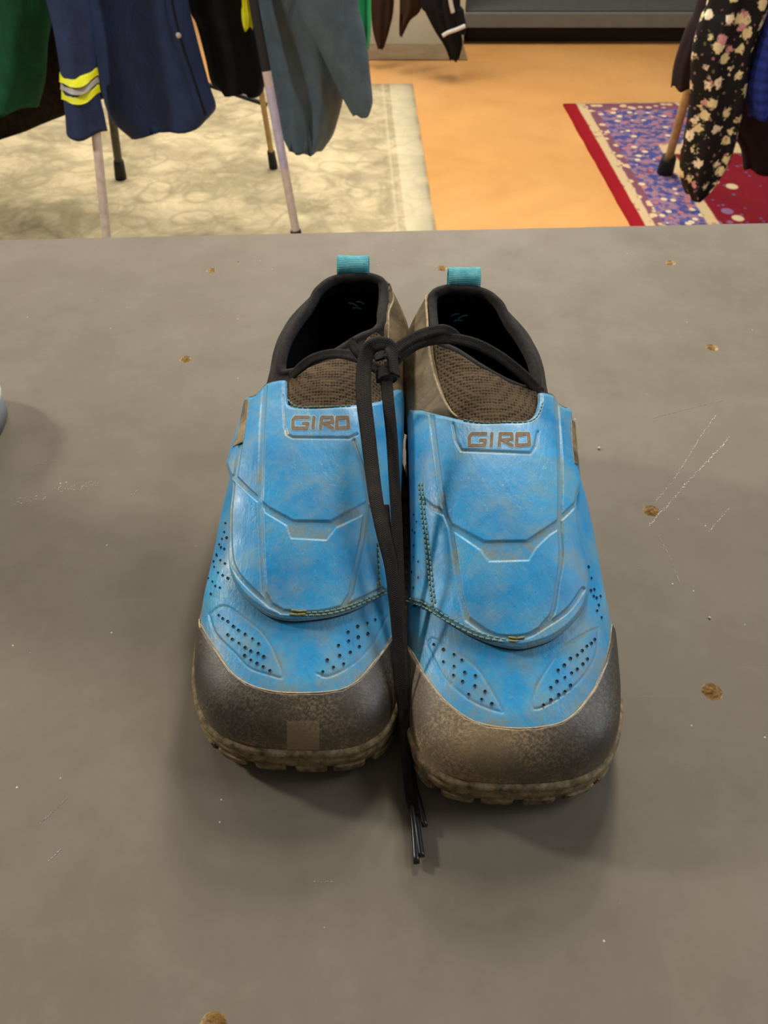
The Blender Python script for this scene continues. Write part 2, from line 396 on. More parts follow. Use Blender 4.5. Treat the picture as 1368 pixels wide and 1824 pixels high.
def sdf_poly(Q, poly):
    poly = np.asarray(poly, float); A = poly; B = np.roll(poly, -1, 0); d = np.full(len(Q), 1e9); ins = np.zeros(len(Q), bool)
    for a, b in zip(A, B):
        e = b-a; w_ = Q-a; t = np.clip((w_@e)/(e@e+1e-12), 0, 1); d = np.minimum(d, ((w_-t[:, None]*e)**2).sum(1))
        c = ((a[1] <= Q[:, 1]) != (b[1] <= Q[:, 1])); x = a[0]+(Q[:, 1]-a[1])*(b[0]-a[0])/((b[1]-a[1]) if b[1] != a[1] else 1e-12)
        ins ^= c & (Q[:, 0] < x)
    return np.sqrt(d)*np.where(ins, -1, 1)
def dist_line(Q, L):
    L = np.asarray(L, float); d = np.full(len(Q), 1e9)
    for a, b in zip(L[:-1], L[1:]):
        e = b-a; w_ = Q-a; t = np.clip((w_@e)/(e@e+1e-12), 0, 1); d = np.minimum(d, ((w_-t[:, None]*e)**2).sum(1))
    return np.sqrt(d)
def sm(x, a, b): t = np.clip((x-a)/(b-a), 0, 1); return t*t*(3-2*t)
def smooth_poly(P, n=6): return catmull(P, len(P)*n, True)
def panel(name, surf, field, off, n, mats, parent, urange=(0, 1), vrange=(0, 1), skirt=.0015, nominal=0., dirt=None, extra=None, edge_mat=None):
    """cut the region field<=0 out of the surface and lay it at height off(Q,f) above it, with turned-down edges"""
    nu, nv = n; gu, gv = np.meshgrid(np.linspace(*urange, nu), np.linspace(*vrange, nv), indexing='ij'); gu = gu.ravel(); gv = gv.ravel()
    def fld(u, v): p, nn = surf.ev(u, v); Q = proj(p+nn*nominal); return field(Q, u, v, p)
    f = fld(gu, gv); idx = np.arange(nu*nv).reshape(nu, nv)
    a, b, c, d = idx[:-1, :-1].ravel(), idx[1:, :-1].ravel(), idx[1:, 1:].ravel(), idx[:-1, 1:].ravel()
    T = np.concatenate([np.stack([a, b, c], 1), np.stack([a, c, d], 1)]); ins = f[T] <= 0; cnt = ins.sum(1)
    full = T[cnt == 3]; mixed = T[(cnt > 0) & (cnt < 3)]; UV = [(x, y) for x, y in zip(gu, gv)]; cut = {}
    def cp(i, j):
        k = (min(i, j), max(i, j))
        if k not in cut:
            t = f[i]/(f[i]-f[j]); t = min(max(t, .001), .999); cut[k] = len(UV); UV.append((gu[i]+(gu[j]-gu[i])*t, gv[i]+(gv[j]-gv[i])*t))
        return cut[k]
    out = [tuple(t) for t in full]
    for t in mixed:
        pl = []
        for k in range(3):
            i, j = int(t[k]), int(t[(k+1) % 3])
            if f[i] <= 0: pl.append(i)
            if (f[i] <= 0) != (f[j] <= 0): pl.append(cp(i, j))
        out += [(pl[0], pl[k], pl[k+1]) for k in range(1, len(pl)-1)]
    if not out: print('EMPTY PANEL', name); return None
    out = np.array(out); used, inv = np.unique(out, return_inverse=True); out = inv.reshape(out.shape); UV = np.array(UV)[used]
    p, nn = surf.ev(UV[:, 0], UV[:, 1]); Q = proj(p+nn*nominal); ff = field(Q, UV[:, 0], UV[:, 1], p)
    V = p+nn*np.asarray(off(Q, ff, UV))[:, None]
    t3 = V[out]; nr = np.cross(t3[:, 1]-t3[:, 0], t3[:, 2]-t3[:, 0])
    if (nr*nn[out[:, 0]]).sum() < 0: out = out[:, ::-1]
    E = np.concatenate([out[:, [0, 1]], out[:, [1, 2]], out[:, [2, 0]]]); Es = np.sort(E, 1); uq, fi, ct = np.unique(Es, axis=0, return_index=True, return_counts=True)
    be = E[fi[ct == 1]]; F = [list(t) for t in out]; MI = [0]*len(F); D = np.zeros(len(V)) if dirt is None else dirt(Q, ff, UV, p)
    if skirt:
        bv = np.unique(be); mp1 = {int(k): len(V)+i for i, k in enumerate(bv)}; mp2 = {int(k): len(V)+len(bv)+i for i, k in enumerate(bv)}
        top_ = V[bv]; bot = V[bv]-nn[bv]*skirt; V = np.concatenate([V, top_, bot]); D = np.concatenate([D, D[bv], D[bv]])
        F += [[mp1[int(i)], mp2[int(i)], mp2[int(j)], mp1[int(j)]] for i, j in be]; MI += [1 if edge_mat else 0]*len(be)
    mats = mats if isinstance(mats, list) else [mats]
    if edge_mat: mats = [mats[0], edge_mat]+mats[1:]
    if extra:
        V = V.tolist(); D = D.tolist()
        for (EV, EF, m) in extra:
            b0 = len(V); V += [list(x) for x in EV]; D += [0]*len(EV); F += [[i+b0 for i in q] for q in EF]; MI += [m]*len(EF)
    return mk(name, V, F, mats, parent, True, attrs={'dirt': D}, midx=MI)
def dots(surf, pts, r, lift=.0004, n=10, m=1, squash=1):
    out = []
    for (x, y) in pts:
        p, nn = surf.hit(x, y); a = np.cross(nn, [0, 0, 1.]); a /= np.linalg.norm(a)+1e-9; b = np.cross(nn, a); c = p+nn*lift
        rr = r*random.uniform(.85, 1.15)
        out.append(([c+rr*(a*math.cos(t)+b*math.sin(t)) for t in np.linspace(0, 2*math.pi, n, endpoint=False)]+[c-nn*.0006], [[i, (i+1) % n, n] for i in range(n)], m))
    return out
def stitches(surf, line, lift=.0006, L=.0026, gap=.0008, wd=.00045, m=2, drop=0):
    pts = np.array([surf.hit(x, y)[0]+surf.hit(x, y)[1]*lift for x, y in line]); n = len(pts)*40; C = catmull(pts, n)
    s_ = np.concatenate([[0], np.cumsum(np.linalg.norm(np.diff(C, axis=0), axis=1))]); out = []; q = 0
    while q+L < s_[-1]:
        if random.random() >= drop:
            a = np.array([np.interp(q, s_, C[:, k]) for k in range(3)]); b = np.array([np.interp(q+L, s_, C[:, k]) for k in range(3)]); mid = (a+b)/2+np.array([0, -.0001, .0002])
            EV, EF, _ = tube([a, mid, b], wd, wd, n=6, steps=5); out.append((EV, EF, m))
        q += L+gap
    return out
def on_surf(surf, line, lift): return [surf.hit(x, y)[0]+surf.hit(x, y)[1]*lift for x, y in line]

# ------------------------------------------------------------ the shoe
TOE = .0115                                # the toe is blunter than the plain profile
TT = [0, .0012, .004, .010, .022, .045, .07, .10, .14, .18, .215]
WM = [0, .0165, .028, .0375, .0460, .0515, .0530, .0525, .0510, .050, .0500]
WL = [0, .0165, .028, .0385, .0490, .0580, .0620, .0640, .0630, .060, .054]
XR = [0, 0, 0, 0, .0005, .0020, .0040, .0050, .004, .003, .003]
ZR = [.027, .0335, .0395, .0465, .0525, .0580, .0640, .0740, .0860, .095, .100]
def zbase(t): return np.interp(t, [0, .03, .08, .18, .33], [.0275, .0265, .026, .029, .034])
def zspring(t): return .011*np.clip(1-t/.085, 0, 1)**1.7
def F_local(nu=260, nv=200, grow=0.0, side=None):
    q = np.linspace(0, 1, nu); t = q**2*.215; tq = np.sqrt(np.array(TT)/.215)
    wm, wl, xr, zr = (pchip(q, tq, y) for y in (WM, WL, XR, ZR)); zb = zbase(t); h = np.maximum(zr-zb, 0)
    a = np.linspace(0, np.pi, nv); ca, sa = np.cos(a), np.sin(a); e = 2/(2.35+1.1*sm(t, .11, .20))[:, None]
    cx = -np.sign(ca)[None]*np.abs(ca)[None]**e; sz = np.abs(sa)[None]**e
    W = np.where(cx < 0, wm[:, None], wl[:, None])
    # lower side bulges a little over the sole
    x = xr[:, None]*sz**1.2+cx*W*(1+.02*np.sin(2*a)[None]**2); z = zb[:, None]+h[:, None]*sz
    y = np.repeat(t[:, None], nv, 1)+TOE*np.exp(-t[:, None]/.035)+.0*z
    return np.stack([x, y, z], -1)
RIM = [(830,512,.132),(865,519,.130),(892,538,.127),(909,570,.121),(933,604,.115),(952,640,.110),(960,676,.105),(950,694,.103),(906,680,.108),(857,653,.113),(815,627,.117),(772,606,.119),(767,575,.122),(765,548,.125),(768,523,.129),(795,512,.131)]
BOT = [(-.011,.324),(.008,.318),(.022,.302),(.028,.285),(.030,.268),(.033,.25),(.037,.23),(.035,.205),(.02,.185),(0,.180),(-.02,.182),(-.036,.2),(-.043,.24),(-.045,.275),(-.040,.302),(-.027,.318)]
M1 = [(-.010,.334,.102),(.011,.331,.10),(.035,.316,.098),(.042,.299,.096),(.0445,.281,.093),(.045,.263,.088),(.046,.241,.084),(.040,.222,.090),(.02,.217,.1015),(-.002,.218,.105),(-.022,.224,.101),(-.038,.245,.094),(-.046,.274,.094),(-.050,.300,.097),(-.045,.321,.098),(-.030,.331,.10)]
M2 = [(-.010,.333,.065),(.010,.328,.065),(.026,.311,.065),(.032,.292,.063),(.036,.273,.062),(.042,.255,.062),(.047,.232,.062),(.046,.206,.068),(.024,.193,.086),(0,.191,.09),(-.024,.195,.086),(-.044,.222,.078),(-.050,.258,.065),(-.051,.290,.065),(-.045,.314,.065),(-.029,.328,.065)]
OR = np.array([.066, .178, TZ]); 
def A_rings():
    R = np.array([at_z(x, y, z)-OR for x, y, z in RIM]); B = np.array([(x, y, .032) for x, y in BOT])
    return [R, np.array(M1), np.array(M2), B]
def A_local(nw=240, nh=60):
    rings = [catmull(r, nw, True) for r in A_rings()]; K = np.stack(rings, 0).reshape(4, -1)
    G = catmull(K, nh).reshape(nh, nw, 3); G = np.concatenate([G, G[:, :1]], 1); return G.transpose(1, 0, 2)
def outline_local(n=420):
    med = [(-np.interp(t, TT, WM), t) for t in (.0012, .004, .010, .022, .045, .07, .10, .14, .18, .215)]
    lat = [(np.interp(t, TT, WL), t) for t in (.0012, .004, .010, .022, .045, .07, .10, .14, .18, .215)]
    heel = [(-.044,.25),(-.046,.275),(-.041,.302),(-.028,.319),(-.011,.326),(.008,.320),(.023,.303),(.030,.28),(.036,.25)]
    P = np.array([(0, 0)]+med+heel+lat[::-1], float); P[:, 1] += TOE*np.exp(-P[:, 1]/.035); C = catmull(P, 1600, True)
    L = np.concatenate([[0], np.cumsum(np.linalg.norm(np.diff(np.vstack([C, C[:1]]), axis=0), axis=1))])
    s_ = np.linspace(0, L[-1], n, endpoint=False); C2 = np.vstack([C, C[:1]])
    O = np.stack([np.interp(s_, L, C2[:, k]) for k in (0, 1)], 1)
    for _ in range(6): O = .25*np.roll(O, 1, 0)+.5*O+.25*np.roll(O, -1, 0)
    return O, L[-1]

def make_shoe(d):
    """d: per-shoe data; mirrored shoe when d['mir']"""
    ca, sa = math.cos(d['rot']), math.sin(d['rot']); sx = -1 if d['mir'] else 1
    def tr(P):
        P = np.array(P, float); x = P[..., 0]*sx; y = P[..., 1]
        return np.stack([x*ca-y*sa+d['o'][0], x*sa+y*ca+d['o'][1], P[..., 2]+TZ], -1)
    root = thing('cycling_shoe', d['label'], 'shoe', tr(np.array([0, .16, 0])), 'worn blue and black cycling shoes')
    Fl = F_local(); SF = Surf(tr(Fl), tr(np.array([.002, .12, .02])))
    # the flap rides on a slightly larger surface that stands off on the outer side
    G = F_local(); nn = SF.N; v_ = np.linspace(0, 1, G.shape[1])[None]; u_ = (np.linspace(0, 1, G.shape[0])**2*.215)[:, None]
    push = .0022+.0035*sm(v_, .66, .86)*sm(u_, .12, .18)
    Gw = tr(G)+nn*push[..., None]
    st = .215-(np.linspace(0, 1, G.shape[0])[-2]**2*.215); ax_ = tr(np.array([0, 1., 0]))-tr(np.array([0, 0., 0]))
    # carry the flap surface back over the front of the collar
    kk = np.arange(1, 61)[:, None, None]; zt = (Gw[-1, :, 2]-TZ)/.1
    back = Gw[-1][None]+ax_*st*kk+np.array([0, 0, 1.])*(np.clip(zt-.3, 0, 1)*.00045)[None, :, None]*np.minimum(kk, 30)
    SG = Surf(np.concatenate([Gw, back]), tr(np.array([.002, .14, .02])))
    SA = Surf(tr(A_local()), tr(np.array([-.008, .26, .06])))
    # ---- sole
    O, per = outline_local(); N2 = np.roll(O, -1, 0)-np.roll(O, 1, 0); N2 = np.stack([-N2[:, 1], N2[:, 0]], 1); N2 /= np.linalg.norm(N2, axis=1)[:, None]
    if ((O-[0, .16])*N2).sum() < 0: N2 = -N2
    t = O[:, 1]; zb = zbase(t); zs = zspring(t)
    prof = [(-.006, zb+.0005), (.0008, zb+.0022), (.0028, zb+.0024), (.0040, zb+.0010), (.0042, zb-.0010), (.0030, zb-.0024), (.0026, zb-.0032), (.0036, zb-.0042), (.0036, (zb+zs)/2+.002), (.0022, zs+.0055), (-.002, zs+.004), (-.02, zs+.004)]
    rings = [np.stack([O[:, 0]+N2[:, 0]*a, O[:, 1]+N2[:, 1]*a, z], 1) for a, z in prof]; n = len(O)
    V = np.concatenate(rings); F = [[r*n+i, r*n+(i+1) % n, (r+1)*n+(i+1) % n, (r+1)*n+i] for r in range(len(prof)-1) for i in range(n)]+[[(len(prof)-1)*n+i for i in range(n)]]
    sole = mk('sole', tr(V), F, M['sole'], root)
    npos = 36
    for k in range(npos):
        s0 = k/npos*n; c0 = int(s0) % n
        ln = int(n/npos*.84); ids = [(c0+j) % n for j in range(ln+1)]
        if O[c0, 1] > .30: pass
        P = []
        for j, i in enumerate(ids):
            e = 1.0 if 0 < j < ln else .8
            for a, z in ((-.012, zs[i]+.0055), (-.010, zs[i]), (.0014*e, zs[i]), (.0032*e, zs[i]+.0016), (.0041*e, zs[i]+.0075), (.001, zs[i]+.0085)):
                P.append((O[i, 0]+N2[i, 0]*a, O[i, 1]+N2[i, 1]*a, z))
        F = [[j*6+q, j*6+(q+1) % 6, (j+1)*6+(q+1) % 6, (j+1)*6+q] for j in range(ln) for q in range(6)]+[[0, 1, 2, 3, 4, 5][::-1], [ln*6+q for q in range(6)]]
        mk('tread_lug', tr(P), F, M['sole'], root, False)
    # ---- vamp: the blue upper
    relief = [catmull(np.array(L, float), len(L)*4) for L in d['relief']]
    def voff(Q, f, UV):
        h = np.zeros(len(Q))
        for L in relief: h -= .0004*np.exp(-(dist_line(Q, L)/2.2)**2)
        return h
    def vdirt(Q, f, UV, p):
        D = np.zeros(len(Q))
        for L in relief: D = np.maximum(D, .5*np.exp(-(dist_line(Q, L)/3.5)**2))
        capd = np.abs(sdf_poly(Q, d['cap'])); D = np.maximum(D, .75*np.exp(-capd/22)); 
        return np.maximum(D, .5*sm(p[:, 2]-TZ, .05, .03))
    panel('vamp', SF, lambda Q, u, v, p: np.full(len(Q), -1.), voff, (330, 250), [M['blue'], M['hole']], root, skirt=0, dirt=vdirt, extra=dots(SF, d['perf'], .00085, .0005))
    # ---- rubber toe cap with a pale raised upper edge
    cap = np.array(d['cap'])
    panel('toe_cap', SF, lambda Q, u, v, p: sdf_poly(Q, cap)/3000, lambda Q, f, UV: .0006+.0010*sm(-f, 0, .0012), (420, 300), M['rubber'], root, skirt=.0014, nominal=.0012, urange=(0, .82),
          dirt=lambda Q, f, UV, p: np.clip(np.exp(-((Q[:, 0]-d['dust'][0])/95)**2-((Q[:, 1]-d['dust'][1])/60)**2)*(.45 if d['mir'] else .95)+.35*sm(p[:, 2]-TZ, .038, .028)+.06+d['dustl']*sm((Q[:, 0]-d['dust'][0])*sx, 60, -120)+(sm(-np.maximum(np.abs(Q[:, 0]-540)-27, np.abs(Q[:, 1]-1309)-24), -4, 3) if d['mir'] else 0), 0, 1), edge_mat=M['edge'])
    strand('edge_piping', on_surf(SF, d['capline'], .0008), .00045, .00045, M['edge'], root, steps=120, n=6)
    # ---- flap
    flap = catmull(np.array(d['flap'], float), len(d['flap'])*3, True); ch = [((catmull(np.array(L, float), len(L)*4) if w_ in (4, 5) else L), w_) for L, w_ in d['channels']]
    def foff(Q, f, UV):
        h = .0014*sm(-f, 0, .0010)
        g = np.zeros(len(Q))
        for L, w_ in ch: g = np.maximum(g, 1-sm(dist_line(Q, L), w_*.5, w_*.5+3.0) if w_ else 1-sm(sdf_poly(Q, L), 0, 3.0))
        return h+.0009*(1-g)*sm(-f, .001, .003)
    def fdirt(Q, f, UV, p):
        g = np.zeros(len(Q))
        for L, w_ in ch: g = np.maximum(g, 1-sm(dist_line(Q, L), w_*.5+1, w_*.5+5) if w_ else 1-sm(sdf_poly(Q, L), 0, 4.0))
        return np.maximum(.85*g, .8*np.exp(f/.0022))*.85
    ex = []
    for line, up_ in d['stitch']: ex += stitches(SG, line, .0019+up_, wd=.0005)
    ex += dots(SG, d['flapperf'], .00075, .0026, m=4)
    for line in d['fray']: ex += stitches(SG, line, .0021, L=.0042, gap=.0001, wd=.0007, m=3)
    fl_ = panel('lace_cover_flap', SG, lambda Q, u, v, p: np.maximum(sdf_poly(Q, flap)/3000, (.115-v)*.1), foff, (420, 330), [M['blue'], M['thread'], M['threadold'], M['hole']], root, urange=(.42, 1), vrange=(.08, .985), skirt=.0022, nominal=.0018, dirt=fdirt, extra=ex, edge_mat=M['darkedge'])
    if d['torn']: strand('torn_edge', on_surf(SG, d['torn'], .0018), .0009, .0006, M['edge'], root, steps=40, n=6)
    # ---- printed letters
    letters = d['letters']; x0, y0, x1, y1, sk = d['logo']
    def lw(p_): X = x0+(x1-x0)*p_[0]; return (X, y0+(y1-y0)*p_[1]+sk*p_[0])
    segs = [[lw(p_) for p_ in st] for st in letters]
    def lf(Q, u, v, p): 
        f = np.full(len(Q), 1e9)
        for st in segs: f = np.minimum(f, dist_line(Q, st))
        return (f-3.0)/3000
    def lf2(Q, u, v, p): return lf(Q, u, v, p)-.00045
    uu = []
    for xx in (x0-12, x1+12):
        for yy in (y0-12, y1+18):
            p, nn_ = SG.hit(xx, yy)
            D = ((SG.P-p)**2).sum(-1); k = np.unravel_index(D.argmin(), D.shape); uu.append((k[0]/(SG.nu-1), k[1]/(SG.nv-1)))
    uu = np.array(uu); ur = (uu[:, 0].min()-.01, uu[:, 0].max()+.01); vr = (uu[:, 1].min()-.02, uu[:, 1].max()+.02)
    panel('logo_outline', SG, lf2, lambda Q, f, UV: np.full(len(Q), .00245), (130, 260), M['logoedge'], root, urange=ur, vrange=vr, skirt=.0004, nominal=.0022)
    lo = panel('logo_lettering', SG, lf, lambda Q, f, UV: np.full(len(Q), .00262), (130, 260), M['logo'], root, urange=ur, vrange=vr, skirt=.0004, nominal=.0022)
    # ---- ankle: knit body, lining, padded rim
    mk_grid = lambda Sx, lo_: None
    P = SA.P; nw, nh = P.shape[:2]
    idx = lambda i, j: i*nh+j
    F = [[idx(i, j), idx(i+1, j), idx(i+1, j+1), idx(i, j+1)] for i in range(nw-1) for j in range(nh-1)]
    mk('ankle_collar', P.reshape(-1, 3), F, M['knit'], root)
    Q_ = P-SA.N*.0045; Q_[:, -1] = P[:, -1]-SA.N[:, -1]*.0045
    cen = tr(np.array([-.005, .255, .05])); Fi = [f[::-1] for f in F]; Vi = list(Q_.reshape(-1, 3))+[cen]
    Fi += [[idx(i, nh-1), idx(i+1, nh-1), len(Vi)-1] for i in range(nw-1)]
    mk('lining', Vi, Fi, M['lining'], root)
    rim = SA.P[:-1, 0]-SA.N[:-1, 0]*.0022; rr = np.vstack([rim[::8], rim[:1]])
    k = len(rim[::8]); C = catmull(rim[::8], 180, True); T = np.roll(C, -1, 0)-np.roll(C, 1, 0); T /= np.linalg.norm(T, axis=1)[:, None]
    Nn = catmull(SA.N[:-1, 0][::8], 180, True); Bn = np.cross(T, Nn); Bn /= np.linalg.norm(Bn, axis=1)[:, None]; th = np.linspace(0, 2*np.pi, 12, endpoint=False)
    Vr = (C[:, None]+Nn[:, None]*(.0036*np.cos(th))[None, :, None]+Bn[:, None]*(.0034*np.sin(th))[None, :, None]).reshape(-1, 3)
    mk('collar_rim', Vr, [[i*12+j, ((i+1) % 180)*12+j, ((i+1) % 180)*12+(j+1) % 12, i*12+(j+1) % 12] for i in range(180) for j in range(12)], M['collar'], root)
    # ---- tongue mesh and dusty heel quarter laid over the knit
    tg = np.array(d['tongue'])
    panel('tongue', SA, lambda Q, u, v, p: np.maximum(sdf_poly(Q, tg)/3000, (v-.62)*.1), lambda Q, f, UV: .0004+.0008*sm(-f, 0, .001), (420, 110), M['mesh'], root, skirt=.001, urange=(.38, .80), vrange=(0, .9))
    hq = np.array(d['quarter'])
    panel('heel_quarter', SA, lambda Q, u, v, p: np.maximum(sdf_poly(Q, hq)/3000, (.0-v)*.1), lambda Q, f, UV: .0012+.0012*sm(-f, 0, .001), (420, 150), M['brown'], root, skirt=.0024, nominal=.002, urange=(.55, 1.0), vrange=(.0, 1), edge_mat=M['edge'])
    strand('quarter_edge_trim', on_surf(SA, d['trim'], .0024), .0008, .0008, M['edge'], root, steps=90, n=6)
    if d.get('slot'):
        sl = np.array(d['slot'])
        panel('strap_window', SG, lambda Q, u, v, p: sdf_poly(Q, sl)/3000, lambda Q, f, UV: np.full(len(Q), .0028), (300, 200), M['brown'], root, urange=(.75, 1), vrange=(.6, .985), skirt=.0006, nominal=.0025, edge_mat=M['edge'])
    for (x0_, z0_), (x1_, z1_) in (((-.018, .1085), (-.012, .1105)), ((-.013, .1065), (-.006, .1095)), ((-.016, .1045), (-.009, .1050))):
        strand('lining_print', tr(np.array([(x0_, .3262, z0_), ((x0_+x1_)/2, .3266, (z0_+z1_)/2+.0006), (x1_, .3262, z1_)])), .0005, .0005, M['web'], root, steps=10, n=6)
    # ---- pull tab: a loop of webbing
    prof = [(.3335, .112), (.3378, .126), (.3385, .1350), (.3345, .1412), (.3285, .1400), (.3245, .1365), (.3250, .131)]
    C = catmull(np.array(prof), 60); Vt = []; wd = .0112; nw2 = 8
    Nt = np.gradient(C, axis=0); Nt = np.stack([-Nt[:, 1], Nt[:, 0]], 1); Nt /= np.linalg.norm(Nt, axis=1)[:, None]
    uvt = []; acc = 0
    for i in range(60):
        if i: acc += np.linalg.norm(C[i]-C[i-1])
        for sd in (1, -1):
            for j in range(nw2+1):
                x = (j/nw2*2-1)*wd; Vt.append((d['tabx']*1.0-.010+x, C[i, 0]+Nt[i, 0]*sd*.0008+.0008*(x/wd)**2, C[i, 1]+Nt[i, 1]*sd*.0008-.0*abs(x))); uvt.append((acc, j/nw2))
    r = 2*(nw2+1); F = []
    loop = list(range(nw2+1))+[nw2+1+j for j in range(nw2, -1, -1)]
    for i in range(59):
        for q in range(len(loop)):
            a, b = loop[q], loop[(q+1) % len(loop)]; F.append([i*r+a, i*r+b, (i+1)*r+b, (i+1)*r+a])
    mk('pull_tab', tr(Vt), F, M['web'], root, uv=uvt)
    return root, SF, SG, SA

LET = [[(.285, .08), (.06, .08), (.02, .3), (.02, .92), (.26, .92), (.28, .55), (.2, .55)], [(.385, .08), (.37, .92)],
       [(.50, .92), (.52, .08), (.70, .08), (.71, .45), (.56, .55), (.71, .92)], [(.79, .2), (.97, .08), (.99, .85), (.78, .92), (.79, .08), (.97, .08)]]
right = dict(mir=False, rot=0.0, o=(.066, .178), label='worn blue cycling shoe on the right of the pair, toe nearest the camera',
    cap=[(690,1120),(722,1148),(735,1165),(755,1200),(790,1245),(830,1278),(870,1293),(920,1298),(960,1296),(1000,1287),(1030,1265),(1060,1225),(1080,1180),(1090,1140),(1093,1112),(1180,1060),(1180,1520),(640,1520),(640,1120)],
    capline=[(727,1152),(735,1165),(755,1200),(790,1245),(830,1278),(870,1293),(920,1298),(960,1296),(1000,1287),(1030,1265),(1060,1225),(1080,1180),(1089,1140)],
    flap=[(690,718),(740,728),(785,737),(819,744),(848,749),(895,748),(935,747),(953,737),(960,715),(962,697),(988,702),(1000,718),(1012,725),(1024,730),(1026,780),(1036,840),(1038,862),(1030,893),(1036,940),(1043,973),(1050,1010),(1053,1040),(1050,1062),(1038,1090),(1015,1117),(985,1138),(950,1150),(920,1154),(880,1147),(830,1127),(790,1102),(760,1083),(742,1074),(730,1077),(724,1090),(722,1120),(724,1150),(690,1150)],
    channels=[([(768,735),(776,800),(785,870),(793,915),(803,941)], 6), ([(803,941),(812,1000),(820,1060),(832,1103),(862,1124)], 6),
        ([(800,932),(862,966),(938,965),(996,926),(994,942),(978,952),(954,975),(941,997),(872,999),(857,979),(806,944)], 0), ([(990,712),(995,780),(998,850),(997,925)], 5), ([(996,925),(1000,990),(993,1040),(985,1090),(965,1117)], 5),
        ([(997,925),(1015,908),(1030,893)], 5), ([(807,755),(812,785),(822,803),(945,808),(953,795),(958,770)], .6), ([(793,915),(770,905),(752,890)], 6), ([(862,1124),(890,1135),(935,1134),(965,1119),(1010,1088),(1038,1050)], 5)],
    stitch=[([(752,862),(757,920),(764,980),(770,1040),(775,1085)], .0007), ([(757,862),(762,920),(769,980),(775,1040),(780,1085)], .0007), ([(735,1068),(760,1077),(800,1102),(850,1128),(900,1142),(930,1145)], 0), ([(730,1072),(760,1084),(800,1110),(850,1135),(900,1147)], 0), ([(826,752),(860,757),(900,756),(940,755),(957,742),(966,715)], 0)],
    fray=[([(905,1137),(935,1136)], ), ][0:0] or [[(905,1138),(920,1140),(936,1137)], [(905,1144),(920,1146),(930,1145)]],
    relief=[[(760,1150),(790,1205),(840,1248),(890,1268),(893,1262),(870,1220),(845,1185),(800,1155),(770,1138),(760,1150)], [(1066,1118),(1040,1130),(1000,1155),(985,1175),(955,1225),(950,1262),(985,1250),(1030,1215),(1060,1170),(1066,1118)]],
    perf=[(773,1148),(790,1157),(809,1166),(823,1176),(790,1179),(809,1187),(828,1198),(847,1204),(808,1203),(824,1214),(846,1222),(864,1232),(835,1237),(858,1246),(876,1254),
          (1059,1139),(1053,1146),(1045,1151),(1037,1159),(1028,1167),(1016,1173),(1005,1185),(994,1194),(1046,1174),(1038,1183),(1028,1192),(1018,1199),(1006,1207),(992,1214),(981,1225),(1016,1221),(1006,1232),(995,1238),(981,1247),(968,1256),
          (1048,1010),(1053,1030),(1058,1050),(1062,1065),(1066,1078),(1057,1062),(1063,1088),(1071,1100),(1052,1052),(1069,1062)],
    flapperf=[(743,918),(748,931),(741,946),(735,960),(745,950),(743,973),(732,992),(743,994),(751,1002),(730,1010),(740,1020),(751,1031),(730,1029),(732,1036),(743,1049)], torn=[(727,1082),(723,1100),(722,1120),(725,1138),(728,1152)],
    dust=(880, 1330), dustl=.35, tabx=.0,
    logo=(834, 771, 944, 796, 0), letters=LET,
    tongue=[(772,612),(807,624),(827,636),(857,656),(880,665),(906,682),(955,697),(962,720),(955,760),(820,770),(800,735),(785,690),(776,640)],
    quarter=[(757,523),(763,545),(767,575),(768,600),(771,635),(779,672),(792,710),(808,738),(818,760),(690,780),(680,500),(745,500)],
    trim=[(759,527),(764,545),(768,565),(768,600),(770,635),(778,672),(791,708),(806,736),(816,747)],
    slot=[(1018,748),(1024,752),(1028,800),(1033,848),(1030,862),(1024,830),(1019,790)])
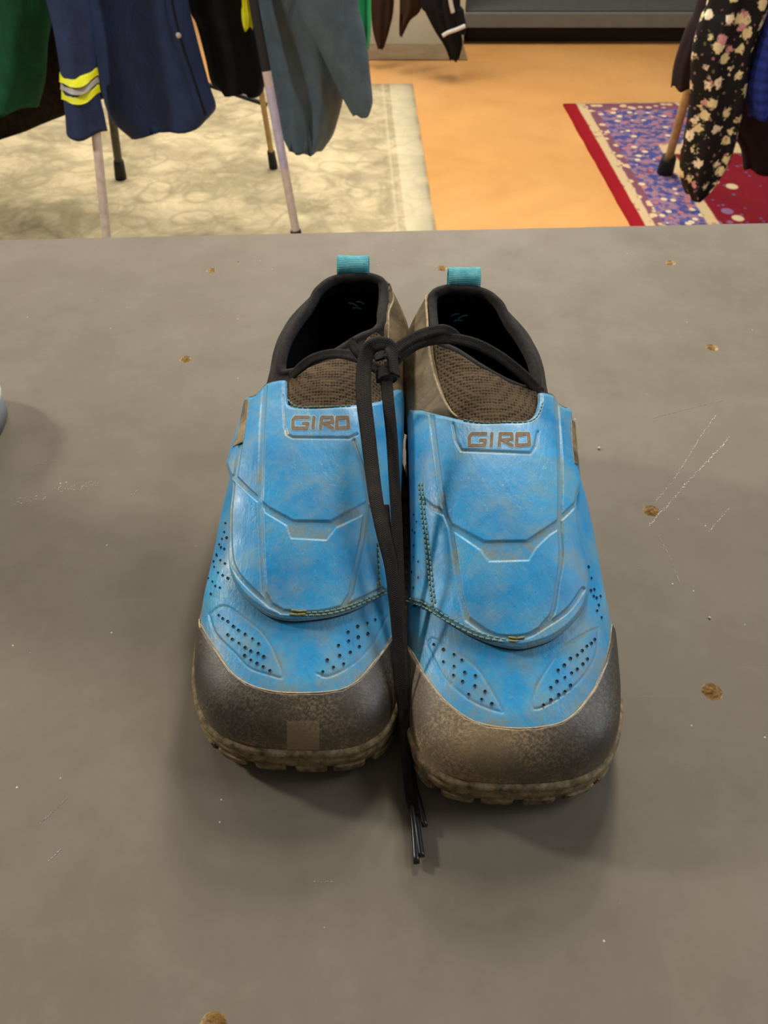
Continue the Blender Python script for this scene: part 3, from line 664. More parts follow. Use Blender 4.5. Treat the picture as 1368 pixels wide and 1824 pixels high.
left = dict(mir=True, rot=-.045, o=(-.047, .1965), label='worn blue cycling shoe on the left of the pair, set slightly further back',
    cap=[(260,1040),(346,1098),(360,1120),(385,1160),(410,1195),(440,1218),(480,1231),(520,1235),(570,1234),(610,1228),(640,1210),(665,1180),(692,1145),(705,1125),(800,1100),(800,1500),(260,1500)],
    capline=[(350,1103),(360,1120),(385,1160),(410,1195),(440,1218),(480,1231),(520,1235),(570,1234),(610,1228),(640,1210),(665,1180),(690,1148)],
    flap=[(424,712),(430,708),(453,702),(473,681),(505,674),(510,684),(511,708),(520,721),(573,722),(634,718),(681,712),(740,700),(740,1040),(715,1045),(687,1056),(652,1077),(608,1093),(564,1101),(517,1104),(482,1097),(456,1082),(432,1062),(415,1038),(407,1014),(404,985),(406,912),(411,868),(406,847),(400,830),(400,819),(412,776)],
    channels=[([(472,690),(467,760),(465,830),(463,897),(466,985),(470,1055),(482,1078),(500,1088)], 6), ([(466,894),(480,906),(523,929),(590,930),(656,893),(656,908),(646,916),(598,939),(581,961),(520,958),(511,935),(474,913)], 0),
        ([(654,903),(645,960),(635,1005),(625,1058),(612,1080)], 6), ([(418,850),(440,872),(460,890)], 6), ([(415,862),(410,912),(411,985),(420,1016),(441,1043),(482,1080)], 5), ([(505,705),(508,760),(512,775),(522,780),(622,781),(636,774)], .6), ([(630,785),(645,830),(656,895)], 4), ([(500,1090),(560,1093),(610,1083),(640,1070),(680,1050)], 5), ([(440,706),(432,770),(420,850)], 4)],
    stitch=[([(514,716),(530,728),(573,729),(630,726)], 0), ([(545,1094),(580,1092),(620,1082),(660,1065),(685,1052)], 0), ([(540,1099),(580,1097),(620,1087),(660,1070),(690,1055)], 0), ([(672,1045),(670,1010),(668,960)], .0007)],
    fray=[[(517,1097),(535,1098),(553,1095)], [(520,1090),(540,1092),(558,1089)], [(669,1040),(670,1052),(674,1060)]],
    relief=[[(372,1095),(385,1130),(420,1165),(445,1190),(480,1202),(503,1205),(490,1165),(470,1130),(440,1105),(400,1080),(372,1095)], [(690,1098),(662,1150),(625,1185),(585,1205),(565,1200)]],
    perf=[(390,1096),(397,1102),(406,1107),(416,1116),(425,1123),(437,1130),(450,1138),(461,1147),(406,1131),(414,1139),(426,1146),(437,1154),(447,1160),(460,1164),(470,1170),(436,1168),(447,1176),(458,1182),(469,1188),(481,1195),
          (668,1104),(654,1110),(637,1116),(620,1126),(655,1129),(638,1135),(621,1142),(603,1150),(640,1152),(624,1162),(605,1168),(583,1176),(612,1183),(594,1189),(575,1197),
          (402,932),(400,948),(396,960),(394,975),(387,990),(400,978),(404,958),(391,970),(386,988),(393,998),(401,1004),(382,1010),(389,1020),(397,1025),(381,1000),(406,1030),(379,1036),(384,1044),(392,1047),(372,1030),(376,1058)],
    flapperf=[], torn=None,
    dust=(545, 1300), dustl=.0, tabx=.0,
    logo=(520, 742, 622, 765, 0), letters=[[(1-x, y) for x, y in st] for st in []] or LET,
    tongue=[(520,672),(540,660),(564,650),(600,640),(640,625),(655,600),(668,590),(680,600),(690,640),(700,690),(705,735),(520,740),(508,700)],
    quarter=[(686,505),(694,520),(696,540),(688,560),(686,590),(688,640),(690,690),(690,720),(760,725),(760,490),(690,485)],
    trim=[(686,507),(693,522),(695,538),(687,558),(686,580),(686,600),(688,640)],
    slot=[(436,712),(443,714),(440,745),(434,780),(424,812),(416,832),(410,826),(412,805),(424,770),(430,740)])
RS = make_shoe(right); LS = make_shoe(left)

# ------------------------------------------------------------ laces knotted together between the shoes
kc = at_z(686, 655, .128); lace = thing('shoelaces', 'black braided laces of both blue shoes knotted together, ends hanging between them', 'shoelaces', at_z(716, 1100, 0))
W, Hh = .0037, .0013
def zp(L): return [at_z(*p) for p in L]
UPV = (0, -.5, .85)
lp = dict(n=18, groove=.45)
strand('lace', zp([(518,671,.103),(535,655,.113),(560,638,.120),(595,630,.126),(630,635,.129),(660,650,.129),(682,662,.127)]), W*.95, Hh, M['lace'], lace, up=UPV, steps=90, **lp)
strand('lace', zp([(688,660,.127),(712,634,.130),(745,612,.133),(790,603,.134),(840,610,.131),(885,632,.124),(925,662,.114),(952,688,.105),(966,700,.098)]), W*1.05, Hh, M['lace'], lace, up=UPV, steps=110, **lp)
strand('lace', zp([(690,640,.131),(715,615,.135),(750,596,.138),(785,587,.138),(803,592,.136),(815,603,.132)]), W, Hh, M['lace'], lace, up=UPV, steps=80, **lp)
fr = [(704,668,.131),(700,640,.136),(694,617,.140),(676,612,.142),(656,624,.139),(648,660,.133),(648,710,.126),(655,770,.117),(662,830,.108),(670,890,.101),(682,950,.093),(696,1010,.083),(704,1080,.071),(710,1150,.058),(714,1220,.045),(720,1290,.030),(724,1350,.018),(729,1410,.009),(734,1440,.005)]
strand('lace', zp(fr), W*1.25, Hh, M['lace'], lace, up=[(.75, -.5, .4)]*2+[(.3, -.5, .8)]*3+[(.1, -.6, .8)]*14, steps=260, taper=([0, .35, .65, .9, 1], [1, 1, .72, .58, .45]), **lp)
fr2 = [(688,676,.129),(692,720,.123),(698,780,.112),(702,850,.100),(706,920,.088),(709,990,.076),(712,1060,.065),(716,1130,.054),(720,1210,.042),(724,1290,.028),(730,1370,.013),(738,1430,.006),(742,1462,.004)]
strand('lace', zp(fr2), W*1.0, Hh, M['lace'], lace, up=(-.2, -.6, .8), steps=220, taper=([0, .4, .75, 1], [1, .85, .7, .45]), **lp)
fr3 = [(684,900,.088),(690,960,.081),(700,1010,.073),(708,1080,.061),(714,1160,.047),(719,1240,.034),(725,1310,.021),(732,1370,.010),(738,1400,.006)]
strand('lace', zp(fr3), W*.85, Hh, M['lace'], lace, up=(.2, -.6, .8), steps=160, taper=([0, .75, 1], [1, .9, .6]), **lp)
strand('aglet', zp([(733,1430,.0055),(738,1480,.004),(742,1538,.0035)]), .0016, .0014, M['aglet'], lace, steps=12, n=12)
strand('aglet', zp([(741,1452,.0045),(746,1490,.004),(751,1526,.0035)]), .0016, .0014, M['aglet'], lace, steps=12, n=12)
strand('aglet', zp([(738,1398,.0065),(747,1430,.005),(757,1472,.004)]), .0016, .0014, M['aglet'], lace, steps=12, n=12)
# knot: two turns wrapped round the strands, and a frayed tail
ax = np.array(at_z(690, 690, .125))-np.array(at_z(684, 640, .131)); ax /= np.linalg.norm(ax)
e1 = np.cross(ax, [0, -.6, .8]); e1 /= np.linalg.norm(e1); e2 = np.cross(ax, e1)
P = []; U = []
for k in range(25):
    a = k/24*4*math.pi; P.append(np.array(at_z(688, 668, .1285))+ax*(k/24-.5)*.007+e1*.0056*math.cos(a)+e2*.0046*math.sin(a)); U.append(e1*math.cos(a)+e2*math.sin(a))
strand('knot', P, .0026, Hh, M['lace'], lace, up=U, steps=120, **lp)
strand('lace_tail', zp([(650,642,.131),(636,628,.134),(627,612,.137),(630,602,.139)]), W*.8, Hh, M['lace'], lace, up=(.3, -.6, .7), steps=30, taper=([0, .7, 1], [1, 1, .4]), **lp)
P = []
for a in np.linspace(-.5, 3.6, 9): P.append(np.array(at_z(690, 634, .131))+e1*.0052*math.cos(a)-ax*.0052*math.sin(a))
strand('lace_loop', P, W*.9, Hh, M['lace'], lace, up=np.cross(e1, ax), steps=50, **lp)

# ------------------------------------------------------------ background materials
def cloth(name, c, var=.25, rough=.8, scale=14, bump=.4, spec=.25):
    t = NT(name, rough, spec); a = tuple(x*(1-var) for x in c[:3])+(1,); b = tuple(min(1, x*(1+var)) for x in c[:3])+(1,)
    t.col(t.ramp(t.noise(scale, 4, dist=.5), [(.3, a), (.7, b)])); t.bump(t.noise(10, 5, .6, t.vec(scale=(1, 1, .45)), 1.2), bump, .03); return t.m
M['green'] = cloth('dark_green_shell', srgb(18, 78, 54)); M['fur'] = cloth('black_brown_fleece', srgb(38, 30, 26), .5, .95, 60, 1)
M['navy'] = cloth('navy_shell', srgb(40, 54, 92), .15, .65); M['black'] = cloth('black_cloth', srgb(18, 18, 26), .2)
M['slate'] = cloth('slate_shell', srgb(76, 94, 106), .18, .55); M['bluelin'] = cloth('blue_lining', srgb(46, 88, 128), .15)
M['bright'] = cloth('bright_green_cloth', srgb(44, 168, 108)); M['brownc'] = cloth('dark_brown_cloth', srgb(54, 34, 24))
M['plum'] = cloth('plum_black_cloth', srgb(38, 26, 32)); M['hiv'] = simple('hi_vis_yellow', srgb(232, 238, 20), .6, .05)
M['grey'] = simple('reflective_grey', srgb(176, 172, 162), .4, .05); M['white'] = simple('white_print', srgb(214, 212, 210), .7, .1)
def quilt():
    t = NT('blue_quilted_knit', .8, .2); t.col(t.ramp(t.noise(20), [(.3, srgb(30, 46, 128)), (.7, srgb(44, 64, 150))]))
    t.bump(t.wave(11, None, 1.2, 'Z'), .35, .008); return t.m
M['quilt'] = quilt()
def floral():
    t = NT('black_floral_print', .8, .2)
    v = t.vec(scale=(1, .6, 1)); n = t.noise(90, 3, .6, v)
    d = t.math('ADD', t.voro(26, 'F1', v), t.math('MULTIPLY', t.math('SUBTRACT', n, .5), .8))
    c = t.mix(t.ramp(d, [(.34, 1), (.42, 0)]), srgb(24, 24, 26), t.ramp(t.voro(26, 'F1', v, 'Color'), [(.2, srgb(222, 208, 158)), (.5, srgb(236, 222, 190)), (.75, srgb(206, 150, 150))], 'CONSTANT'))
    d2 = t.math('ADD', t.voro(48, 'F1', t.vec(scale=(1.1, .6, .9), rot=(.4, .3, .2))), t.math('MULTIPLY', t.math('SUBTRACT', n, .5), .9))
    c = t.mix(t.ramp(d2, [(.13, .75), (.2, 0)]), c, t.ramp(t.noise(12), [(.45, srgb(176, 120, 130)), (.6, srgb(110, 108, 74))]))
    t.col(c); t.bump(t.noise(8, 4, .5, t.vec(scale=(2, 1, .3))), .5, .03); return t.m
M['floral'] = floral()
M['fade'] = None
def faded():
    t = NT('faded_cream_rug', .95, .1); u = t.vec('UV')
    n1 = t.noise(3.0, 6, .65, u, .5); n2 = t.noise(6, 5, .6, u, .8); v = t.voro(7, 'SMOOTH_F1', u)
    c = t.ramp(n1, [(.35, srgb(160, 147, 118)), (.6, srgb(206, 190, 154))])
    line = t.ramp(t.math('ABSOLUTE', t.math('SUBTRACT', n2, .5)), [(.0, 1), (.035, .7), (.07, 0)])
    c = t.mix(t.math('MULTIPLY', line, t.ramp(n1, [(.4, .45), (.7, .15)])), c, srgb(138, 130, 96))
    c = t.mix(t.math('MULTIPLY', t.ramp(t.math('ABSOLUTE', t.math('SUBTRACT', v, .36)), [(.0, 1), (.09, 0)]), .42), c, srgb(134, 128, 104))
    x = t.sep(u)[0]; e = t.ramp(x, [(.0, 0), (.02, .5), (.12, .5), (.125, 0), (.15, 0), (.155, .4), (.17, 0)])
    c = t.mix(e, c, srgb(212, 202, 172)); t.col(c); t.bump(t.noise(200, 3), .4, .003); return t.m
M['fade'] = faded()
def persian():
    t = NT('red_oriental_rug', .95, .1); u = t.vec('UV'); x, y = t.sep(u)[0], t.sep(u)[1]
    d = t.math('MINIMUM', x, t.math('ADD', t.math('MULTIPLY', y, .42), .10))
    n = t.noise(24, 4, .6, u); w = t.math('ADD', d, t.math('MULTIPLY', t.math('SUBTRACT', n, .5), .012))
    v1 = t.voro(9, 'F1', u); vc = t.voro(9, 'F1', u, 'Color'); v2 = t.voro(20, 'F1', u); vc2 = t.voro(20, 'F1', u, 'Color'); e2 = t.voro(22, 'DISTANCE_TO_EDGE', u)
    fl = t.ramp(vc, [(.0, srgb(70, 76, 138)), (.35, srgb(176, 120, 110)), (.5, srgb(58, 64, 122)), (.7, srgb(206, 182, 142)), (.85, srgb(150, 66, 66))], 'CONSTANT')
    fl = t.mix(t.ramp(v1, [(.18, 1), (.24, 0)]), t.mix(t.ramp(n, [(.45, 0), (.55, .8)]), srgb(66, 72, 130), srgb(160, 120, 130)), fl)
    fl = t.mix(t.ramp(v2, [(.26, 1), (.32, 0)]), fl, t.ramp(vc2, [(.0, srgb(210, 190, 156)), (.4, srgb(176, 108, 100)), (.6, srgb(84, 90, 150)), (.8, srgb(214, 196, 160))], 'CONSTANT'))
    fd = t.mix(t.ramp(v1, [(.22, 1), (.28, 0)]), srgb(118, 24, 36), t.ramp(vc, [(.0, srgb(196, 176, 140)), (.4, srgb(128, 96, 128)), (.7, srgb(200, 178, 146))], 'CONSTANT'))
    fd = t.mix(t.ramp(v2, [(.14, 1), (.2, 0)]), fd, srgb(92, 84, 120))
    gd = t.mix(t.ramp(v2, [(.2, .6), (.3, 0)]), srgb(196, 172, 132), srgb(150, 84, 76))
    s1 = lambda a: t.ramp(w, [(a-.002, 0), (a+.002, 1)])
    c = t.mix(s1(.062), srgb(140, 22, 32), gd); c = t.mix(s1(.105), c, t.mix(t.ramp(v2, [(.3, 1), (.4, 0)]), srgb(120, 76, 92), srgb(206, 178, 140))); c = t.mix(s1(.145), c, fl)
    c = t.mix(s1(.34), c, gd); c = t.mix(s1(.39), c, fd); t.col(c); t.bump(t.noise(200, 3), .4, .003); return t.m
M['persian'] = persian()
# ------------------------------------------------------------ rugs
def rug(name, corners, mat, label, thick=.009):
    TLc, TRc, BRc, BLc = [np.array(at_floor(*c)) for c in corners]
    n = 24; V = []; UV = []; rt = random.Random(3)
    e1 = np.linalg.norm(TRc-TLc); e2 = np.linalg.norm(BLc-TLc)
    for k, (i, j) in enumerate([(i, j) for i in range(n+1) for j in range(n+1)]):
        a, b = i/n, j/n; p = (TLc*(1-a)+TRc*a)*(1-b)+(BLc*(1-a)+BRc*a)*b
        if i in (0, n): p = p+np.array([rt.uniform(-.002, .002), 0, 0])
        if j in (0, n): p = p+np.array([0, rt.uniform(-.002, .002), 0])
        V.append((p[0], p[1], thick)); UV.append((a*e1, b*e2))
    F = [[i*(n+1)+j, (i+1)*(n+1)+j, (i+1)*(n+1)+j+1, i*(n+1)+j+1] for i in range(n) for j in range(n)]
    ring = [j for j in range(n+1)]+[i*(n+1)+n for i in range(1, n+1)]+[n*(n+1)+j for j in range(n-1, -1, -1)]+[i*(n+1) for i in range(n-1, 0, -1)]
    b0 = len(V)
    for r in ring: V.append((V[r][0], V[r][1], .0005)); UV.append(UV[r])
    F += [[ring[k], ring[(k+1) % len(ring)], b0+(k+1) % len(ring), b0+k] for k in range(len(ring))]
    o = mk(name, V, F, mat, None, True, uv=UV, loc=(TLc+BRc)/2*np.array([1, 1, 0])); return tag(o, label, 'rug')
rug('faded_rug', [(735, 152), (-320, 168), (-700, 620), (808, 620)], M['fade'], 'faded cream patterned rug under the rack of jackets')
rug('oriental_rug', [(1003, 188), (1560, 178), (1900, 560), (1209, 560)], M['persian'], 'red and blue oriental rug on the right behind the table')
# ------------------------------------------------------------ low dark display platform and pale partition at the back
pa = at_floor(828, 80); Yf = pa[1]; x0 = pa[0]; x1 = at_floor(1620, 80)[0]
M['plat'] = simple('dark_grey_carpet', srgb(66, 68, 66), .9, .15, 40); M['platedge'] = simple('grey_platform_edge', srgb(104, 104, 98), .7, .08, 12); M['toe'] = simple('black_toe_kick', srgb(20, 20, 22), .7, .1)
pt = thing('display_platform', 'low dark grey display platform along the back wall', 'platform', ((x0+x1)/2, Yf+.5, 0))
def zat(py, Y): return at_y(684, py, Y)[2]
zl, zh = zat(49, Yf-.02), zat(23, Yf-.02)
MB().box(((x0+x1)/2, Yf+.57, zh-.004+.004), (x1-x0, 1.1, .008)).build('carpet_top', M['plat'], pt)
MB().box(((x0+x1)/2, Yf+.55, (zl+zh)/2-.002), (x1-x0+.02, 1.14, zh-zl-.004)).build('front_edge', M['platedge'], pt)
MB().box(((x0+x1)/2, Yf+.60, zl/2-.001), (x1-x0-.04, 1.04, zl-.004)).build('toe_kick', M['toe'], pt)
xw0, xw1 = at_floor(560, 84)[0], at_floor(826, 84)[0]
o = MB().box(((xw0+xw1)/2, Yf+.4, 1.3), (xw1-xw0, .8, 2.6)).build('wall_partition', M['wall'], loc=((xw0+xw1)/2, Yf+.4, 0)); tag(o, 'pale partition end behind the far hanging clothes', 'wall', kind='structure')
M['brownstrip'] = simple('grey_brown_strip', srgb(122, 102, 74), .5, .25, 9)  # flat grey-brown band laid over the floor
ya, yb = at_floor(700, 108)[1], Yf
o = MB().box(((xw0+xw1)/2, (ya+yb)/2, .003), (xw1-xw0, yb-ya-.002, .006)).build('floor_band_1', M['brownstrip'], loc=((xw0+xw1)/2, (ya+yb)/2, 0)); tag(o, 'grey brown floor strip in front of the pale partition', 'floor strip', kind='structure')
# ------------------------------------------------------------ clothes
def loft(rows, Y, depth, topz, folds=5, amp=.012, seed=0, collar=True, m=34, k=40):
    """closed soft tube through photo-traced widths, carried on upwards to the hanger"""
    rr = random.Random(seed); L = [at_y(r[0], r[1], Y) for r in rows]; Rr = [at_y(r[2], r[3], Y) for r in rows]
    w = np.linalg.norm(Rr[-1]-L[-1]); c = (L[-1]+Rr[-1])/2; z0 = c[2]
    if collar and topz > z0+.1:
        for f, s_ in ((.35, 1.0), (.75, .95), (.92, .6), (1, .22)):
            z = z0+(topz-z0)*f; L.append(np.array([c[0]-w/2*s_, Y, z])); Rr.append(np.array([c[0]+w/2*s_, Y, z]))
    L = catmull(L, k); Rr = catmull(Rr, k); th = np.linspace(0, 2*np.pi, m, endpoint=False); V = []
    ph = [rr.uniform(0, 6.28) for _ in range(3)]
    for i in range(k):
        t = i/(k-1); C = (L[i]+Rr[i])/2; h = (Rr[i]-L[i])/2; a = amp*(1-.75*t)
        dd = depth*(1-.3*t)*(1 if t < .9 else (1-t)*6+.4)
        if i == 0: pass
        ripple = a*(np.sin(folds*th+ph[0]+.8*t)+.6*np.sin((folds*2+1)*th+ph[1]-1.5*t))
        ct = np.sign(np.cos(th))*np.abs(np.cos(th))**.85
        P = C+h*ct[:, None]; P[:, 1] += dd*np.sin(th)+ripple*np.abs(np.sin(th)); P[:, 2] += 0.006*np.sin(folds*th+ph[2])*(1-t)
        V.append(P)
    V.insert(0, V[0]*.9+V[0].mean(0)*.1+np.array([0, 0, .03])); V.insert(0, V[1]*.6+V[1].mean(0)*.4+np.array([0, 0, .10]))
    k += 2; V = np.concatenate(V); F = [[i*m+j, (i+1)*m+j, (i+1)*m+(j+1) % m, i*m+(j+1) % m] for i in range(k-1) for j in range(m)]+[[(k-1)*m+j for j in range(m)], list(range(m))[::-1]]
    return V, F
RAILZ = 1.52; RY = 2.75
def garment(name, label, cat, rows, Y, mat, depth=.08, group=None, sleeves=(), railz=RAILZ, part='body', folds=5, amp=.012, seed=0):
    c = at_y((rows[-1][0]+rows[-1][2])/2, rows[-1][1], Y)
    t = thing(name, label, cat, (c[0], Y, 0), group)
    V, F = loft(rows, Y, depth, railz-.07, folds, amp, seed); mk(part, V, F, mat, t)
    for i, (r, dy, m, dep) in enumerate(sleeves):
        V, F = loft(r, Y+dy, dep, railz-.22, 3, .006, seed+7+i); mk('sleeve', V, F, m, t)
    mk_h = [(c[0], Y, railz-.10), (c[0], Y, railz-.03), (c[0]-.012, Y, railz+.022), (c[0]+.006, RY if abs(Y-RY) < .4 else Y, railz+.034), (c[0]+.018, Y, railz+.018)]
    strand('hanger_hook', mk_h, .003, .003, M['rackm'], t, steps=24, n=8, up=(0, 1, .01)); return t
M['rackm'] = simple('dark_rack_metal', srgb(74, 70, 60), .5, .2, 40, metal=.3); M['tan'] = simple('tan_painted_metal', srgb(176, 146, 96), .6, .2, 30)
M['tape'] = simple('pale_lilac_tape', srgb(186, 180, 204), .6, .15, 40); M['pinkw'] = simple('pink_white_paint', srgb(204, 190, 180), .6, .15, 40); M['bfoot'] = simple('black_rubber_foot', srgb(24, 24, 24), .7, .2)
j = garment('jacket', 'navy blue jacket with a yellow reflective band on its sleeve', 'jacket',
    [(232,236,372,213),(195,203,385,192),(180,150,372,150),(166,60,348,60),(150,0,335,0)], RY-.02, M['navy'], .09, sleeves=[([(120,237,190,232),(118,205,184,203),(114,172,176,166),(108,120,170,116),(98,60,166,56),(84,0,158,0)], -.17, M['navy'], .06)], seed=3, folds=4)
for nm, ya_, yb_, m in (('reflective_stripe', 140.5, 154, M['grey']), ('hi_vis_band', 124, 141, M['hiv']), ('hi_vis_band', 153.5, 171, M['hiv'])):
    f = lambda y: (np.interp(y, [120, 172], [106.5, 112.5]), y+1.5, np.interp(y, [120, 172], [171.5, 177.5]), y-3.5)
    V, F = loft([f(yb_), f((ya_+yb_)/2), f(ya_)], RY-.19, .070, 0, 3, .004, 3, False, k=6); mk(nm, V[68:], [[q-68 for q in g] for g in F if min(g) >= 68 and len(g) == 4], m, j)
p = at_y(318, 63, RY-.11); bm = bmesh.new(); bmesh.ops.create_uvsphere(bm, u_segments=12, v_segments=8, radius=.008)
me = bpy.data.meshes.new('button'); bm.to_mesh(me); bm.free(); me.materials.append(M['grey']); o = bpy.data.objects.new('button', me); S.collection.objects.link(o); o.parent = j; o.location = tuple(p-wloc(j))
strand('placket', [at_y(x, y, RY-.108) for x, y in ((300, -60), (306, 0), (322, 70), (345, 140), (366, 205))], .004, .003, M['black'], j, steps=40, n=6, up=(0, -1, .2))
garment('jacket', 'dark green jacket at the far left edge of the picture', 'jacket', [(-110,196,68,186),(-105,150,80,140),(-102,80,84,80),(-98,0,90,0)], RY+.02, M['green'], .09, seed=5)
garment('fleece_coat', 'shaggy black brown coat hanging behind the dark green jacket', 'coat', [(-130,300,125,190),(-125,240,192,172),(-120,150,195,140),(-110,0,190,0)], RY+.22, M['fur'], .08, seed=6, amp=.008)
bc = garment('coat', 'black coat hanging between the navy jacket and the slate jacket', 'coat', [(382,150,455,166),(374,136,470,160),(366,100,474,110),(350,40,462,40),(335,0,455,0)], RY+.12, M['black'], .07, seed=8)
V, F = loft([(434,52,450,50),(431,35,450,33),(430,14,448,12)], RY+.03, .012, 0, 3, .002, 1, False, k=5); mk('hi_vis_patch', V, F, M['hiv'], bc)
garment('rain_jacket', 'slate blue rain jacket with a rounded hem at the right of the left rack', 'jacket',
    [(514,262,578,260),(503,240,594,236),(496,210,603,208),(488,170,612,170),(470,110,618,110),(454,30,610,30),(448,0,605,0)], RY, M['slate'], .08,
    sleeves=[([(629,204,662,195),(620,190,664,182),(598,150,661,150),(575,100,656,100),(548,50,648,50),(528,0,638,0)], -.12, M['slate'], .05)], seed=11, folds=4, amp=.022)
garment('shirt', 'bright green garment showing beside the slate blue rain jacket', 'shirt', [(642,92,657,88),(636,50,661,46),(634,0,661,0)], RY+.2, M['bright'], .05, seed=12)
YB = 4.62
garment('scarf', 'black and brown garment hanging furthest left on the distant rack', 'clothing', [(672,84,684,84),(664,55,694,50),(660,0,702,0)], YB+.2, M['brownc'], .05, seed=13, railz=1.45)
garment('brown_coat', 'dark brown pointed coat hem on the distant rack', 'coat', [(711,61,717,62),(711,40,730,36),(712,0,754,0)], YB+.1, M['brownc'], .05, seed=14, railz=1.45)
hd = garment('sports_jacket', 'black jacket with white trim hanging at the right end of the distant rack', 'jacket', [(800,103,817,105),(790,80,824,78),(772,52,822,52),(756,20,820,20),(750,0,818,0)], YB, M['black'], .05, seed=15, railz=1.45,
    sleeves=[([(800,64,830,58),(796,50,831,46),(790,20,824,16),(788,0,820,0)], -.08, M['black'], .03)])
strand('white_trim', [at_y(x, y, YB-.115) for x, y in ((788, 64), (798, 58), (812, 53), (829, 46))], .009, .003, M['white'], hd, steps=20, n=8, up=(0, -1, .3))
strand('white_drawstring', [at_y(x, y, YB-.115) for x, y in ((801, -6), (804, 10), (807, 23))], .010, .004, M['white'], hd, steps=12, n=8, up=(0, -1, .1))
garment('coat', 'plum black coat hem left of the floral dress', 'coat', [(1196,154,1246,156),(1202,110,1256,110),(1222,50,1275,50),(1243,0,1292,0)], RY+.02, M['plum'], .04, seed=16, amp=.005)
garment('floral_dress', 'long black dress printed with cream and pink flowers', 'dress', [(1224,345,1242,346),(1214,318,1272,322),(1214,275,1300,280),(1226,210,1318,215),(1231,150,1330,150),(1233,90,1340,90),(1250,30,1362,30),(1262,0,1372,0)], RY-.12, M['floral'], .07, seed=17, folds=6)
garment('trousers', 'dark plum trousers hanging low at the right edge', 'trousers', [(1326,300,1410,302),(1320,262,1410,262),(1300,215,1415,215),(1325,110,1420,110),(1350,0,1425,0)], RY+.02, M['plum'], .05, seed=18)
garment('quilted_jacket', 'blue horizontally ribbed jacket at the right edge', 'jacket', [(1334,208,1430,186),(1332,150,1430,145),(1347,90,1432,90),(1362,40,1436,40),(1374,0,1440,0)], RY-.14, M['quilt'], .06, seed=19)
# ------------------------------------------------------------ clothes racks
def pole(name, pts, r, mats, parent, breaks=()):
    V, F, uv = tube(pts, r, r, n=12, steps=40, up=(1, .01, 0)); mi = []
    for f in F: t = min(f)/12/40; mi.append(sum(t > b for b in breaks))
    return mk(name, V, F, mats, parent, midx=mi, uv=uv)
def foot(p, q, parent, r=.022, L=.09):
    d = (q-p)/np.linalg.norm(q-p); e = p-d*.0; V, F, uv = tube([e, e+d*L*.5, e+d*L], r, r, n=14, steps=10, up=(1, .01, 0), taper=([0, .15, 1], [.9, 1, .85])); mk('rubber_foot', V, F, M['bfoot'], parent)
ltop, rtop = at_y(92, -643, RY), at_y(325, -643, RY); RZ = ltop[2]
def setz(p, z): q = np.array(p, float); q[2] = z; return q
rk = thing('clothes_rack', 'metal clothes rack with splayed legs holding the jackets on the left', 'clothes rack', (-.8, RY, 0))
rail = RAILZ+.02
def up_to(footp, topx): return np.array([topx, RY, rail])
pole('rail', [np.array([-2.1, RY, rail]), np.array([-.9, RY, rail]), np.array([-.05, RY, rail])], .012, [M['rackm']], rk)
lx = ltop[0]+(rail-RZ)*0; rx = rtop[0]
for (fx, fy), topx, mats, br, r in (((197, 482), lx, [M['pinkw'], M['pinkw'], M['tan']], (.3, .9), .014), ((216, 322), lx, [M['rackm']], (), .016), ((535, 458), rx, [M['pinkw'], M['tape'], M['pinkw'], M['toe'], M['pinkw']], (.17, .315, .34, .5), .014), ((488, 303), rx, [M['tan']], (), .011)):
    f = at_floor(fx, fy); f[2] = .012; tp = np.array([topx, RY, rail])
    pole('leg', [f, (f+tp)/2, tp], r, mats, rk, br); foot(f-np.array([0, 0, .010]), tp, rk, r+.007)
pole('crossbar', [at_y(300, 124, 3.22), at_y(385, 156, 3.24), at_y(476, 187, 3.26)], .008, [M['bfoot']], rk)
rk2 = thing('clothes_rack', 'tan metal clothes rack with a black foot holding the dress on the right', 'clothes rack', (1.3, RY, 0))
tx = at_y(1456, -643, RY)[0]
pole('rail', [np.array([tx-.75, RY, rail]), np.array([tx, RY, rail]), np.array([tx+.9, RY, rail])], .012, [M['rackm']], rk2)
for (fx, fy) in ((1183, 312), (1500, 531)):
    f = at_floor(fx, fy); f[2] = .014; tp = np.array([tx, RY, rail]); pole('leg', [f, (f+tp)/2, tp], .016, [M['tan']], rk2); foot(f-np.array([0, 0, .012]), tp, rk2, .033, .085)
for fx in (tx+.85,):
    for yy in (RY-.45, RY+.45): pole('leg', [np.array([fx, yy, .014]), np.array([fx, (RY+yy)/2, rail/2]), np.array([fx, RY, rail])], .016, [M['tan']], rk2)
rk3 = thing('clothes_rack', 'distant clothes rack whose hanging garments reach the floor strip', 'clothes rack', (0, YB+.1, 0))
xa, xb = at_y(640, 0, YB)[0]-.2, at_y(835, 0, YB)[0]-.05
pole('rail', [np.array([xa, YB+.1, 1.47]), np.array([(xa+xb)/2, YB+.1, 1.47]), np.array([xb, YB+.1, 1.47])], .012, [M['rackm']], rk3)
pole('leg', [np.array([xa, YB+.1, .01]), np.array([xa, YB+.1, .7]), np.array([xa, YB+.1, 1.47])], .012, [M['rackm']], rk3)
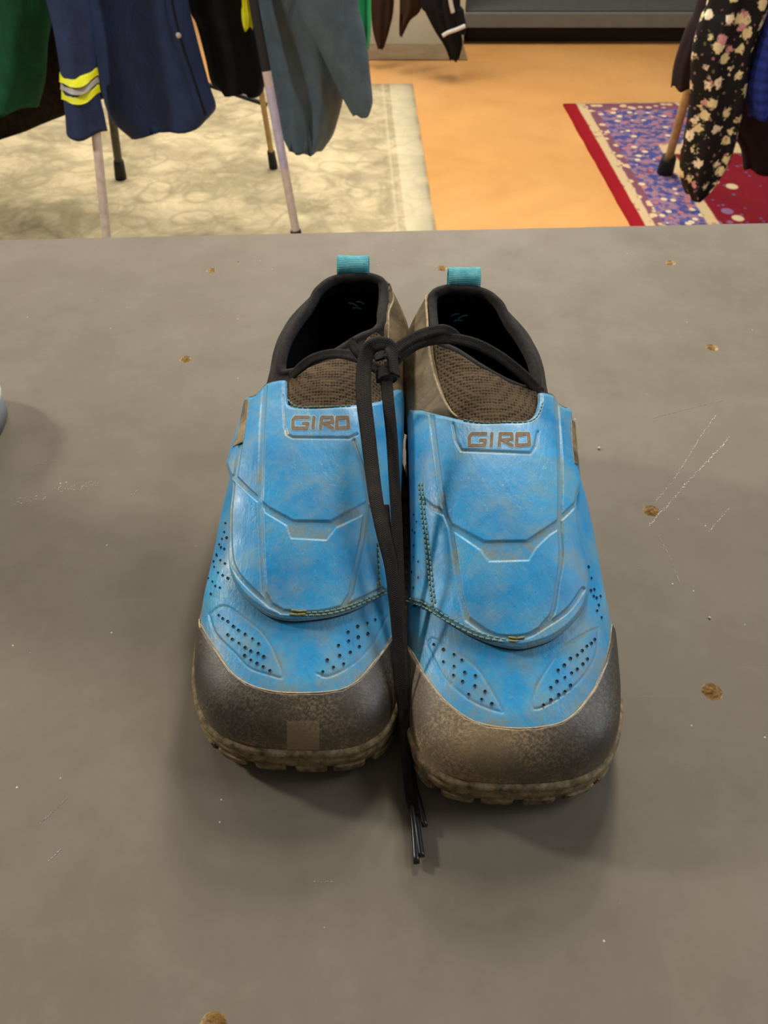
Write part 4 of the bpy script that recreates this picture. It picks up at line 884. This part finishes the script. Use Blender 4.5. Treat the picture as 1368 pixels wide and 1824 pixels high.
# ------------------------------------------------------------ grey boot whose toe enters at the left edge of the table
M['gboot'] = simple('slate_grey_leather', srgb(116, 122, 130), .45, .12, 30, .2, .001)
M['glip'] = simple('pale_boot_welt', srgb(190, 188, 178), .6, .1, 60)
bo = at_z(15, 785, 0)
def tb(P):
    P = np.array(P, float); a = math.radians(88); x = P[..., 0]; y = P[..., 1]*.95
    return np.stack([bo[0]-y*math.sin(a)+x*math.cos(a), bo[1]+y*math.cos(a)+x*math.sin(a)-.0, P[..., 2]+TZ-.004], -1)
bt = thing('boot', 'grey boot at the left edge of the table, only its rounded toe in view', 'boot', tb(np.array([0, .2, .004])))
Pb = tb(F_local(120, 80)); Fq = [[i*80+j, (i+1)*80+j, (i+1)*80+j+1, i*80+j+1] for i in range(119) for j in range(79)]
mk('upper', Pb.reshape(-1, 3), Fq, M['gboot'], bt)
O, _ = outline_local(200); N2 = np.roll(O, -1, 0)-np.roll(O, 1, 0); N2 = np.stack([-N2[:, 1], N2[:, 0]], 1); N2 /= np.linalg.norm(N2, axis=1)[:, None]
if ((O-[0, .16])*N2).sum() < 0: N2 = -N2
def skirt(name, prof, mat):
    V = np.concatenate([np.stack([O[:, 0]+N2[:, 0]*a, O[:, 1]+N2[:, 1]*a, np.full(len(O), z)], 1) for a, z in prof]); n = len(O)
    mk(name, tb(V), [[r*n+i, r*n+(i+1) % n, (r+1)*n+(i+1) % n, (r+1)*n+i] for r in range(len(prof)-1) for i in range(n)]+[[(len(prof)-1)*n+i for i in range(n)]], mat, bt)
skirt('welt', [(-.004, .030), (.004, .030), (.005, .027), (.003, .025), (-.01, .025)], M['glip'])
skirt('sole', [(-.004, .0255), (.003, .0255), (.003, .006), (0, .004), (-.02, .004)], M['gboot'])
ring = catmull(np.array([(-.011,.326),(.02,.31),(.034,.27),(.037,.22),(.0,.155),(-.036,.2),(-.046,.25),(-.038,.305)]), 60, True)
V = np.concatenate([np.stack([ring[:, 0]*s_, (ring[:, 1]-.25)*s_+.25+dy, np.full(60, z)], 1) for s_, dy, z in ((1, 0, .03), (1, 0, .09), (.96, .005, .15), (1.0, .008, .22), (1.03, .01, .255), (.95, .01, .255), (.9, .01, .15))])
mk('unseen_shaft', tb(V), [[r*60+i, r*60+(i+1) % 60, (r+1)*60+(i+1) % 60, (r+1)*60+i] for r in range(6) for i in range(60)]+[[6*60+i for i in range(60)]], M['gboot'], bt)  # shaft out of view, made tall to cast its shadow over the table
